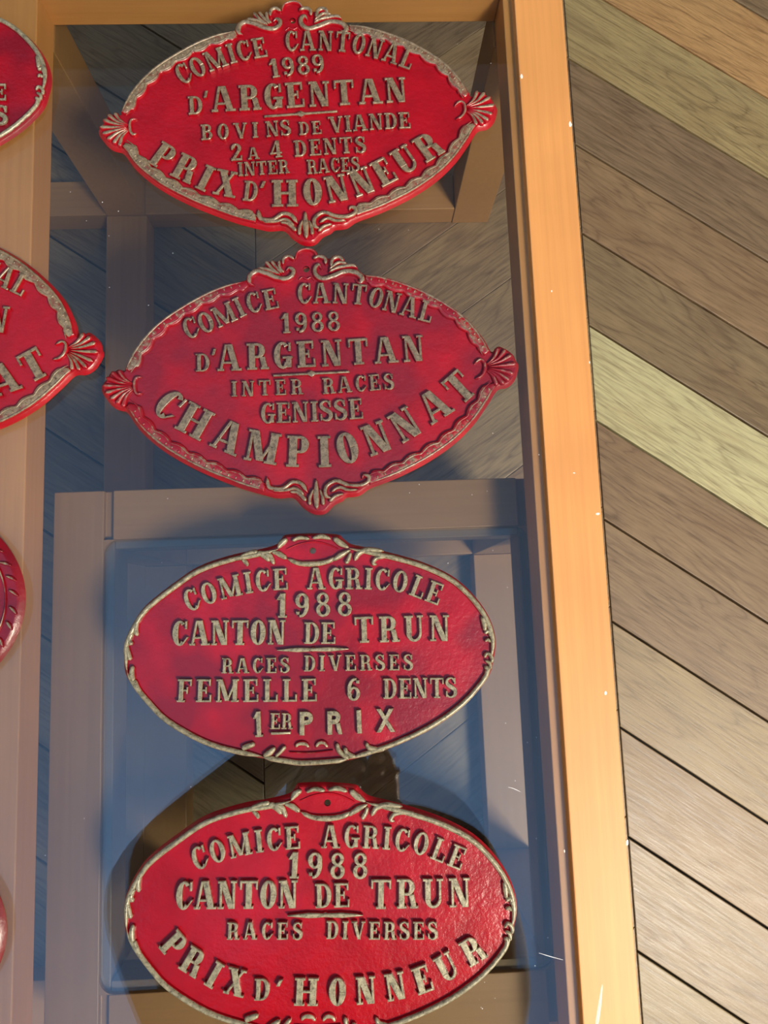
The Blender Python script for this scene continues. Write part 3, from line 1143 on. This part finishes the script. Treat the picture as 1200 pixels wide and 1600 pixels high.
    m.build('crest_arch', mat, root)
    # foot ornament
    m = Mesh()
    for pts, w0, w1, w2 in (
            ([(417, 745), (421, 761), (441, 763), (457, 753), (471, 756), (481, 770)], 8, 7, 7), ([(424, 767), (446, 766), (462, 763), (476, 774)], 5, 6, 5), ([(452, 768), (466, 770), (479, 783)], 5, 7, 6)):
        m.ridge([tf(*p) for p in pts], w0 * K * 1.32, w1 * K * 1.32, w2 * K * 1.32, ZF - .0002, .0038)
    m.build('leaf_scroll', mat, root)
    m = Mesh()
    for pts, w0, w1, w2 in (
            ([(520, 779), (509, 774), (510, 760), (525, 751), (543, 757), (562, 758), (575, 752), (576, 744), (568, 742), (566, 748)], 7, 7, 7), ([(517, 769), (530, 761), (543, 765), (561, 765)], 5, 6, 4),
            ([(514, 784), (524, 775), (538, 771)], 6, 6, 4)):
        m.ridge([tf(*p) for p in pts], w0 * K * 1.32, w1 * K * 1.32, w2 * K * 1.32, ZF - .0002, .0038)
    m.build('leaf_scroll', mat, root)
    m = Mesh()
    for pts, w0, w1, w2 in (([(494, 748), (494, 770), (495, 796)], 3, 11, 6), ([(490, 763), (484, 778), (484, 790)], 3, 6, 6), ([(499, 763), (504, 778), (505, 790)], 3, 6, 6)):
        m.ridge([tf(*p) for p in pts], w0 * K * 1.32, w1 * K * 1.32, w2 * K * 1.32, ZF - .0002, .0038)
    m.build('palmette', mat, root)
    return root


# ---- oval plaque with pierced crest (mould B), traced on the third plaque
B_OUT = [(189, 1028), (191, 1003), (205, 972), (225, 945), (266, 912), (308, 884), (360, 866), (400, 858), (431, 849), (440, 838), (447, 834), (487, 832), (527, 834), (536, 840), (549, 849), (577, 855), (620, 865),
         (663, 878), (704, 897), (732, 919), (756, 947), (771, 975), (777, 1003), (774, 1030), (767, 1056), (746, 1085), (718, 1112), (677, 1140), (625, 1165), (580, 1181), (544, 1191),
         (511, 1195), (470, 1197), (445, 1194), (409, 1188), (362, 1179), (324, 1168), (288, 1151), (253, 1129), (228, 1104), (208, 1080), (193, 1057)]


def plaque_b(tf, label, mat):
    out = closed_path([tf(*p) for p in B_OUT], .0012)
    c = sum(out, Vector((0, 0))) / len(out)
    root = empty('award_plaque', (c.x, c.y, 0.0), label, 'plaque', 'cast award plaques laid out on the glass')
    base_plate(out, (tf(488, 860), 5 * K), root, mat, .0026)
    N = normals(out)
    ctr_i = lambda p: min(range(len(out)), key=lambda i: (out[i] - tf(*p)).length)
    # rim: two runs, from the crest down each side to the foot ornament
    for p0, p1, o0, o1 in (((549, 850), (774, 1034), 8, 6.5), ((774, 1034), (545, 1191), 6.5, 5.2), ((545, 1191), (410, 1188), 4.2, 4.2), ((410, 1188), (192, 1052), 5.2, 6.5), ((192, 1052), (431, 850), 6.5, 9)):
        a, b = ctr_i(p0), ctr_i(p1)
        if b < a:
            b += len(out)
        idx = [i % len(out) for i in range(a, b + 1)]
        m = Mesh(); n = len(idx)
        m.ridge([out[i] + N[i] * (o0 + (o1 - o0) * j / n) * K for j, i in enumerate(idx)][::3] + [out[idx[-1]] + N[idx[-1]] * o1 * K], 9.0 * K, 9.6 * K, 9.0 * K, ZF - .0002, .0038, 8)
        m.build('rim', mat, root)

    def orn(name, strokes, hgt=.0037):
        m = Mesh()
        for pts, w0, w1, w2 in strokes:
            m.ridge([tf(*p) for p in pts], w0 * K * 1.2, w1 * K * 1.2, w2 * K * 1.2, ZF - .0002, hgt)
        return m.build(name, mat, root)
    orn('eye_cartouche', [([(434, 857), (440, 848), (449, 842)], 4, 10, 6), ([(456, 845), (468, 840), (484, 842)], 5, 7, 5), ([(488, 841), (502, 838), (517, 842)], 5, 8, 5),
                          ([(521, 840), (531, 848), (545, 856)], 8, 10, 4), ([(424, 862), (435, 865), (448, 873)], 5, 9, 6), ([(449, 873), (467, 880), (490, 881), (512, 877), (524, 870)], 6, 9, 7),
                          ([(519, 876), (534, 866), (548, 859)], 6, 9, 4)])
    orn('eye_ridge', [([(447, 858), (466, 850), (488, 846), (508, 849), (528, 857)], 2, 3, 2)], .0014)
    orn('leaf_scroll', [([(374, 870), (390, 864), (403, 862)], 5, 7, 8), ([(400, 864), (412, 867), (421, 877)], 8, 11, 6), ([(408, 862), (421, 868), (428, 882)], 5, 8, 6), ([(377, 873), (385, 880), (386, 885)], 4, 7, 5)])
    orn('leaf_scroll', [([(600, 861), (577, 859), (561, 864), (554, 876)], 5, 9, 7), ([(620, 871), (604, 869), (588, 872), (583, 880), (589, 882)], 6, 7, 6), ([(548, 863), (545, 872), (540, 881)], 5, 7, 6)])
    orn('side_acanthus', [([(214, 994), (211, 983), (214, 970)], 6, 9, 7), ([(206, 1008), (201, 1000), (207, 988)], 7, 9, 6), ([(203, 1032), (200, 1022), (197, 1008)], 8, 7, 6),
                          ([(207, 1040), (205, 1052), (208, 1066)], 6, 9, 6), ([(209, 1062), (214, 1074), (220, 1082)], 6, 7, 5)])
    orn('side_acanthus', [([(754, 962), (757, 974), (758, 986)], 7, 9, 6), ([(757, 990), (764, 986), (768, 995)], 5, 7, 6), ([(758, 1003), (762, 999), (767, 1004)], 4, 6, 4),
                          ([(757, 1028), (761, 1021), (768, 1026), (769, 1036)], 5, 6, 6), ([(757, 1041), (762, 1046), (759, 1060)], 6, 8, 6), ([(758, 1032), (765, 1036), (767, 1046)], 4, 6, 4)])
    orn('foot_leaf', [([(377, 1170), (388, 1166), (398, 1162)], 8, 9, 7), ([(411, 1182), (421, 1176), (430, 1168)], 6, 10, 6), ([(430, 1183), (437, 1176), (446, 1166)], 5, 6, 6)])
    orn('foot_dome', [([(461, 1169), (466, 1163), (477, 1163), (483, 1169)], 5, 8, 5), ([(493, 1169), (498, 1162), (507, 1162), (512, 1169)], 5, 8, 5), ([(452, 1176), (486, 1177), (520, 1173)], 2, 3, 2)], .0026)
    orn('foot_leaf', [([(526, 1161), (530, 1174), (545, 1187)], 6, 8, 6), ([(538, 1168), (543, 1178), (556, 1183)], 6, 8, 5), ([(572, 1160), (576, 1168), (590, 1172), (603, 1170)], 6, 9, 5)])
    return root


def rule(p0, p1, tf, root, mat, leaf=False):
    a, b = tf(*p0), tf(*p1)
    d = (b - a); c = (a + b) / 2; u = d.normalized(); nn = Vector((-u.y, u.x))
    m = Mesh()
    if leaf:
        w = 3.6 * K
        pr = [(a + d * t + nn * w * q, a + d * t - nn * w * q) for t, q in ((0, .12), (.12, .55), (.28, .95), (.42, .8), (.5, .6), (.58, .8), (.72, .95), (.88, .55), (1, .12))]
        m.strip(pr, ZF - .0002, ZL - .0002, .0006, .0001)
        m.dome(c, 5 * K, 5 * K, 0, ZF, .0026, 12)
    else:
        w = 1.6 * K
        m.strip([(a + d * t + nn * w, a + d * t - nn * w) for t in (0, .45, .55, 1)], ZF - .0002, ZL - .0002, .0003, .0001)
        m.strip([(c - u * 8 * K + nn * .5 * K, c - u * 8 * K - nn * .5 * K), (c + nn * 5 * K, c - nn * 5 * K), (c + u * 8 * K + nn * .5 * K, c + u * 8 * K - nn * .5 * K)], ZF - .0002, ZL, .0004, .0001)
    m.build('dividing_rule', mat, root)


# ------------------------------------------------------------------ second plaque from the top (the model of mould A)
P2 = plaque_a(ident, 'worn red pointed cast plaque reading CHAMPIONNAT, second from the top', M_P2)
t = lambda s, pts, h, **k: text(s, pts, h, P2, M_P2, ident, **k)
t('COMICE', [(293, 531), (330, 518), (365, 502), (393, 490), (437, 481)], 32)
t('CANTONAL', [(466, 475), (516, 474), (563, 476), (600, 485), (647, 498), (672, 505)], 32)
t('1988', [(440, 521), (486, 519), (532, 517)], 31, wt=.19)
t("D", [(306, 581), (328, 580)], 28); t("'", [(333, 577), (341, 576)], 32)
t('ARGENTAN', [(340, 580), (500, 573), (664, 564)], 41, wt=.225)
rule((427, 587), (546, 581), ident, P2, M_P2)
t('INTER', [(362, 620), (418, 618), (473, 616)], 24); t('RACES', [(505, 616), (560, 612), (616, 608)], 25)
t('GENISSE', [(408, 662), (490, 659), (568, 654)], 32)
t('CHAMPIONNAT', [(236, 640), (250, 655), (290, 679), (322, 694), (373, 716), (420, 726), (458, 730), (515, 730), (544, 725), (590, 710), (638, 689), (677, 663), (715, 639), (747, 611)], 49, wt=.25)

# ------------------------------------------------------------------ top plaque
T1 = Similar([(154, 602), (812.7, 567), (478, 418), (499, 803)], [(152, 200), (781.7, 163), (456, 27), (478, 377)])
P1 = plaque_a(T1, 'bright red pointed cast plaque reading BOVINS DE VIANDE, topmost in the column', M_P1)
t = lambda s, pts, h, **k: text(s, pts, h, P1, M_P1, ident, **k)
t('COMICE', [(285, 133), (315, 119), (345, 105), (380, 95), (419, 88)], 31)
t('CANTONAL', [(447, 80), (500, 79), (548, 82), (590, 92), (640, 109)], 31)
t('1989', [(424, 122), (466, 117), (508, 113)], 29, wt=.19)
t('D', [(295, 179), (317, 178)], 28); t("'", [(322, 174), (330, 173)], 32)
t('ARGENTAN', [(331, 175), (480, 167), (637, 159)], 39, wt=.225)
rule((413, 182), (527, 174), ident, P1, M_P1)
t('BOVI', [(315, 219), (360, 217), (404, 215)], 24); t('NS', [(417, 214), (455, 211)], 24)
t('DE', [(468, 211), (503, 209)], 20); t('VIANDE', [(515, 208), (580, 203), (642, 200)], 25)
t('2', [(361, 251), (379, 250)], 26); t('A', [(388, 249), (406, 248)], 18); t('4', [(423, 247), (442, 245)], 26)
t('DENTS', [(461, 245), (516, 241), (572, 238)], 25)
t('INTER', [(373, 275), (412, 273), (452, 270)], 21); t('RACES', [(481, 272), (522, 269), (562, 267)], 22)
t('PRIX', [(230, 253), (262, 272), (290, 284), (315, 298), (366, 310)], 40, wt=.25)
t('D', [(379, 313), (401, 315)], 31); t("'", [(407, 315), (416, 315)], 32)
t('HONNEUR', [(425, 323), (485, 321), (524, 316), (565, 306), (608, 288), (642, 268), (668, 254), (695, 238)], 41, wt=.25)

# ------------------------------------------------------------------ left neighbour of the second plaque
def rot_map(src, dst, deg, f=1.0):
    s = ident(*src); d = ident(*dst); a = radians(deg)

    def fn(px, py):
        q = (ident(px, py) - s) * f
        return Vector((d.x + q.x * cos(a) - q.y * sin(a), d.y + q.x * sin(a) + q.y * cos(a)))
    return fn


T2 = rot_map((812, 568), (157, 551), -10.5)
PL2 = plaque_a(T2, 'red pointed cast plaque at the left edge of the photo, ending in AT', M_P1)
t = lambda s, pts, h, **k: text(s, pts, h, PL2, M_P1, T2, **k)
t('COMICE', [(293, 531), (330, 518), (365, 502), (393, 490), (437, 481)], 32)
t('CANTONAL', [(466, 475), (516, 474), (563, 476), (600, 485), (647, 498), (672, 505)], 32)
t("D", [(306, 581), (328, 580)], 28); t("'", [(333, 577), (341, 576)], 32)
t('ARGENTAN', [(340, 580), (500, 573), (664, 564)], 41, wt=.225)
t('CHAMPIONNAT', [(236, 640), (250, 655), (290, 679), (322, 694), (373, 716), (420, 726), (458, 730), (515, 730), (544, 725), (590, 710), (638, 689), (677, 663), (715, 639), (747, 611)], 49, wt=.25)

# ------------------------------------------------------------------ third plaque (the model of mould B)
P3 = plaque_b(ident, 'red oval cast plaque reading FEMELLE 6 DENTS, third from the top', M_P3)
t = lambda s, pts, h, **k: text(s, pts, h, P3, M_P3, ident, **k)
t('COMICE', [(295, 957), (332, 942), (375, 930), (410, 924), (450, 921)], 34)
t('AGRICOLE', [(480, 921), (540, 921), (573, 921), (605, 923), (629, 926), (651, 934), (684, 946)], 34)
t('1988', [(431, 965), (490, 964), (550, 962)], 38, wt=.20)
t('CANTON', [(269, 1009), (357, 1008), (446, 1007)], 39, wt=.235)
t('DE', [(475, 1006), (524, 1006)], 34); t('TRUN', [(555, 1005), (630, 1003), (703, 1001)], 41, wt=.205)
rule((433, 1016), (545, 1014), ident, P3, M_P3, True)
t('RACES', [(346, 1052), (400, 1052), (452, 1051)], 24); t('DIVERSES', [(475, 1049), (560, 1048), (645, 1047)], 25)
t('FEMELLE', [(276, 1097), (385, 1097), (495, 1096)], 36); t('6', [(542, 1095), (563, 1095)], 36); t('DENTS', [(599, 1092), (656, 1091), (714, 1090)], 32)
t('1', [(396, 1152), (412, 1151)], 40); t('ER', [(422, 1139), (456, 1139)], 25)
m = Mesh()
m.strip([(ident(423, 1144), ident(423, 1148)), (ident(454, 1143), ident(454, 1147))], ZF - .0002, ZL, .0004, .0001)
m.build('underline', M_P3, P3)
t('PRIX', [(468, 1149), (541, 1147), (616, 1143)], 37, wt=.20, sans=True, cond=1.0)

# ------------------------------------------------------------------ fourth plaque
T4 = Similar([(487.8, 860), (446.7, 833), (527, 833), (189, 1030), (776, 1003)], [(511, 1256.7), (469, 1226), (554, 1226), (189, 1434), (809, 1424)])
P4 = plaque_b(T4, 'red oval cast plaque reading RACES DIVERSES PRIX D HONNEUR, lowest in the column', M_P4)
t = lambda s, pts, h, **k: text(s, pts, h, P4, M_P4, ident, **k)
t('COMICE', [(306, 1361), (346, 1346), (390, 1335), (413, 1331), (440, 1328), (469, 1326)], 36)
t('AGRICOLE', [(502, 1325), (560, 1325), (599, 1327), (630, 1331), (658, 1336), (684, 1346), (719, 1360)], 36)
t('1988', [(449, 1372), (510, 1373), (574, 1373)], 41, wt=.20)
t('CANTON', [(274, 1421), (370, 1420), (465, 1419)], 44, wt=.235)
t('DE', [(493, 1419), (546, 1417)], 38); t('TRUN', [(579, 1420), (657, 1419), (736, 1417)], 46, wt=.205)
rule((449, 1431), (567, 1430), ident, P4, M_P4, True)
t('RACES', [(354, 1468), (412, 1468), (472, 1468)], 27); t('DIVERSES', [(510, 1467), (600, 1468), (684, 1468)], 28)
t('PRIX', [(247, 1480), (272, 1508), (308, 1531), (335, 1547), (379, 1559)], 42, wt=.25)
t('D', [(397, 1563), (421, 1563)], 34); t("'", [(431, 1564), (442, 1564)], 34)
t('HONNEUR', [(459, 1571), (533, 1571), (579, 1568), (627, 1562), (669, 1550), (700, 1534), (728, 1516), (761, 1495)], 43, wt=.25)

# ------------------------------------------------------------------ oval plaque at the upper left edge
T5 = rot_map((777, 1003), (76, 120), 0)
PL1 = plaque_b(T5, 'red oval cast plaque cut by the upper left edge of the photo', M_P3)
text('E', [(-10, 156), (9, 156)], 25, PL1, M_P3, ident)
text('S', [(-10, 194), (11, 194)], 29, PL1, M_P3, ident)


# ------------------------------------------------------------------ two rounder plaques lower on the left
def plaque_round(tip, label, mat, a=.122, b=.087):
    c = ident(*tip) - Vector((a, 0))
    out = [Vector((c.x + a * cos(2 * pi * i / 220), c.y + b * sin(2 * pi * i / 220))) for i in range(220)]
    root = empty('award_plaque', (c.x, c.y, 0), label, 'plaque', 'cast award plaques laid out on the glass')
    base_plate(out, (c + Vector((0, b - .012)), .0025), root, mat, .0050)
    m = Mesh()
    pts = [Vector((c.x + (a - .0125) * cos(2 * pi * i / 60), c.y + (b - .0125) * sin(2 * pi * i / 60))) for i in range(61)]
    m.ridge(pts, .0035, .0035, .0035, ZF - .0002, .0031)
    m.build('rim', mat, root)
    for sgn, nm in ((1, 'side_acanthus'), (-1, 'side_acanthus')):
        m = Mesh()
        for th in (-24, -15, -7, 2, 10, 18, 26):
            u = radians(th)
            p = Vector((c.x + sgn * (a - .0035) * cos(u), c.y + (b - .0035) * sin(u)))
            q = Vector((c.x + sgn * (a - .0100) * cos(u + radians(4)), c.y + (b - .0100) * sin(u + radians(4))))
            m.ridge([p, (p + q) / 2 + Vector((0, .0006)), q], .0015, .0036, .0022, ZF - .0004, .0026)
        m.build(nm, mat, root)
    m = Mesh()
    m.ridge([c + Vector((-.03, -b + .02)), c + Vector((0, -b + .015)), c + Vector((.03, -b + .02))], .001, .005, .001, ZF - .0002, .0028)
    m.build('foot_leaf', mat, root)
    return root


plaque_round((34, 938), 'red oval plaque with leaf border at the left edge, beside the nested table frame', M_P3)
plaque_round((4, 1462), 'dark red oval plaque barely showing at the lower left edge of the photo', M_P3, .122, .080)

# ------------------------------------------------------------------ dust and hairline marks on the glass
m = Mesh()
rd = random.Random(3)
marks = [(51, 196), (160, 316), (135, 345), (171, 449), (185, 330), (232, 477), (226, 565), (27, 1277), (715, 69), (735, 720), (770, 677), (262, 779), (836, 1509), (856, 1465), (300, 310), (592, 358),
         (120, 560), (110, 300), (640, 770), (790, 1130), (838, 1152), (805, 1220), (838, 1310), (824, 1160), (770, 860), (700, 880), (655, 757)]
for i in range(46):
    marks.append((rd.uniform(60, 870), rd.uniform(30, 1590)))
for px, py in marks:
    c = at(px, py, 0)
    if not (TX0 + RW < c.x < TX1 - RW - .003):
        continue
    r = rd.uniform(.00018, .00042)
    m.dome((c.x, c.y), r, r * rd.uniform(.6, 1), rd.uniform(0, 3), .00001, r * .5, 6)
dust_root = m
vs = dust_root.v; fs = dust_root.f
dust = mesh_obj('dust_specks', vs, fs, M_DUST)
dust['kind'] = 'stuff'; dust['label'] = 'white dust specks scattered on the glass top'; dust['category'] = 'dust'
for pts, nm in (([(842, 1489), (858, 1494), (880, 1500)], 'scratch'), ([(794, 1230), (802, 1232), (813, 1237)], 'scratch')):
    m = Mesh()
    m.ridge([at(*p, 0)[:2] for p in pts], .0002, .00045, .0002, -.00001, .00012, 4)
    m.build('scratch', M_DUST, table)
m = Mesh()
m.ridge([at(*p, TT)[:2] for p in ((941, 1538), (937, 1570), (932, 1604))], .0010, .0026, .0028, TT - .00005, .00018, 6)
o = m.build('scuff_mark', M_TEAL, table)
o['label'] = 'pale green scuff on the rail'


# ------------------------------------------------------------------ the photographer, mirrored in the glass
def skin_body(name, joints, edges, mat, parent, root_i=0, sub=2):
    me = bpy.data.meshes.new(name)
    me.from_pydata([Vector(j[0]) - parent.location for j in joints], edges, [])
    o = bpy.data.objects.new(name, me); COL.objects.link(o)
    o.parent = parent
    sm = o.modifiers.new('skin', 'SKIN')
    for i, j in enumerate(joints):
        r = j[1]
        me.skin_vertices[0].data[i].radius = r if isinstance(r, tuple) else (r, r)
        me.skin_vertices[0].data[i].use_root = (i == root_i)
    o.modifiers.new('sub', 'SUBSURF').levels = sub
    o.modifiers['sub'].render_levels = sub
    me.materials.append(mat)
    dg = bpy.context.evaluated_depsgraph_get()
    ev = o.evaluated_get(dg)
    me2 = bpy.data.meshes.new_from_object(ev)
    o.modifiers.clear(); o.data = me2
    me2.name = name
    if not me2.materials:
        me2.materials.append(mat)
    me2.polygons.foreach_set('use_smooth', [True] * len(me2.polygons))
    return o


person = empty('person', (-0.03, -0.95, FZ), 'person in dark brown clothes leaning over the table with a phone, mirrored in the glass', 'person')
J = [((-.03, -.95, .50), (.16, .12)),     # 0 pelvis
     ((-.04, -.85, .64), (.155, .12)),    # 1 waist
     ((-.05, -.73, .76), (.22, .13)),     # 2 chest
     ((-.06, -.56, .82), (.08, .07)),     # 3 neck base
     ((.22, -.70, .78), (.080, .080)), ((.15, -.40, .62), (.062, .062)), ((.03, -.33, .60), (.036, .036)),      # right arm
     ((-.32, -.70, .78), (.080, .080)), ((-.36, -.41, .62), (.066, .066)), ((-.09, -.19, .60), (.038, .038)),   # left arm
     ((.07, -.96, .42), (.095, .095)), ((.08, -.88, .10), (.065, .065)), ((.09, -.99, FZ + .09), (.045, .045)),
     ((-.13, -.96, .42), (.095, .095)), ((-.14, -.88, .10), (.065, .065)), ((-.15, -.99, FZ + .09), (.045, .045))]
E_ = [(0, 1), (1, 2), (2, 3), (2, 4), (4, 5), (5, 6), (2, 7), (7, 8), (8, 9), (0, 10), (10, 11), (11, 12), (0, 13), (13, 14), (14, 15)]
o = skin_body('clothed_body', J, E_, M_CLOTH, person)
o['label'] = 'dark brown jacket and trousers'
# head and face
hd = bmesh.new()
bmesh.ops.create_uvsphere(hd, u_segments=32, v_segments=20, radius=1)
for v in hd.verts:
    x, y, z = v.co
    fx = .074 * (1 - .16 * max(0, -z)); fy = .094; fz = .115
    p = Vector((x * fx, y * fy, z * fz))
    if y > .6 and abs(x) < .28 and -.35 < z < .15:
        p.y += .018 * (1 - abs(x) / .28)                       # nose
    if y > .5 and .02 < z < .28 and .15 < abs(x) < .6:
        p.y -= .006                                            # eye sockets
    v.co = p
me = bpy.data.meshes.new('head'); hd.to_mesh(me); hd.free(); me.materials.append(M_SKIN)
me.polygons.foreach_set('use_smooth', [True] * len(me.polygons))
head = bpy.data.objects.new('head', me); COL.objects.link(head); head.parent = person
head.location = Vector((-.07, -.365, .80)) - person.location
head.rotation_euler = (radians(-48), 0, radians(-18))


def sub_sphere(name, loc, r, mat, par, sc=(1, 1, 1)):
    b = bmesh.new(); bmesh.ops.create_uvsphere(b, u_segments=16, v_segments=10, radius=r)
    m_ = bpy.data.meshes.new(name); b.to_mesh(m_); b.free(); m_.materials.append(mat)
    m_.polygons.foreach_set('use_smooth', [True] * len(m_.polygons))
    q = bpy.data.objects.new(name, m_); COL.objects.link(q); q.parent = par; q.location = loc; q.scale = sc
    return q


M_EYE = mat_plain('eye_white', (.7, .7, .7), .3)
for s in (-1, 1):
    sub_sphere('eye', (s * .030, .078, .015), .012, M_EYE, head)
    sub_sphere('ear', (s * .074, -.005, -.005), .022, M_SKIN, head, (.35, .7, 1.2))
sub_sphere('mouth', (0, .083, -.055), .018, mat_plain('lips', (.4, .12, .1), .5), head, (1.1, .35, .28))
hb = bmesh.new(); bmesh.ops.create_uvsphere(hb, u_segments=28, v_segments=18, radius=1)
for v in list(hb.verts):
    x, y, z = v.co
    n_ = .006 * sin(x * 19 + z * 11) * cos(y * 17)
    v.co = Vector((x * (.084 + n_), y * (.101 + n_) - .012, z * (.122 + n_) + .010))
hb_del = [v for v in hb.verts if v.co.y > .045 and v.co.z < .065]
bmesh.ops.delete(hb, geom=hb_del, context='VERTS')
me = bpy.data.meshes.new('hair'); hb.to_mesh(me); hb.free(); me.materials.append(M_HAIR)
me.polygons.foreach_set('use_smooth', [True] * len(me.polygons))
hair = bpy.data.objects.new('hair', me); COL.objects.link(hair); hair.parent = head
# neck, hands with five fingers each
skin_body('neck', [((-.06, -.62, .80), .055), ((-.065, -.52, .815), .052), ((-.07, -.42, .81), .055)], [(0, 1), (1, 2)], M_SKIN, person)
PHX, PHY, PHZ = .024, -.062, .575          # the lens sits at the phone's far left corner


def hand(s, wr, ex, cy, cz, curl):
    pj = [(wr, .024), ((ex - s * .010, cy - .030, cz + .014), (.030, .016)), ((ex - s * .006, cy + .004, cz + .012), (.034, .015))]
    pe = [(0, 1), (1, 2)]
    for k, (dy, ln) in enumerate(((-.022, .020), (-.003, .024), (.016, .024), (.034, .018))):
        b = len(pj)
        y = cy + dy
        pj += [((ex - s * .012, y, cz + .008), .0085), ((ex - s * .008, y + .004, cz - .016 * curl), .0080), ((ex + s * .010, y + .004, cz - .021 * curl), .0070)]
        pe += [(2, b), (b, b + 1), (b + 1, b + 2)]
    b = len(pj)
    pj += [((ex + s * .002, cy - .036, cz + .020), .010), ((ex + s * .018, cy - .020, cz + .020), .009), ((ex + s * .030, cy - .004, cz + .015), .008)]
    pe += [(1, b), (b, b + 1), (b + 1, b + 2)]
    skin_body('hand', pj, pe, M_SKIN, person, 0, 1)


hand(1, (-.09, -.19, .60), -.016, -.082, .580, 1.0)
hand(-1, (.03, -.33, .60), .012, -.255, .592, 1.2)
ph = box('phone', PHX - .036, PHX + .036, PHY - .074, PHY + .074, PHZ - .004, PHZ + .004, M_PHONE, None, .003)
ph['label'] = 'dark mobile phone held flat above the table, beside the camera position'; ph['category'] = 'phone'
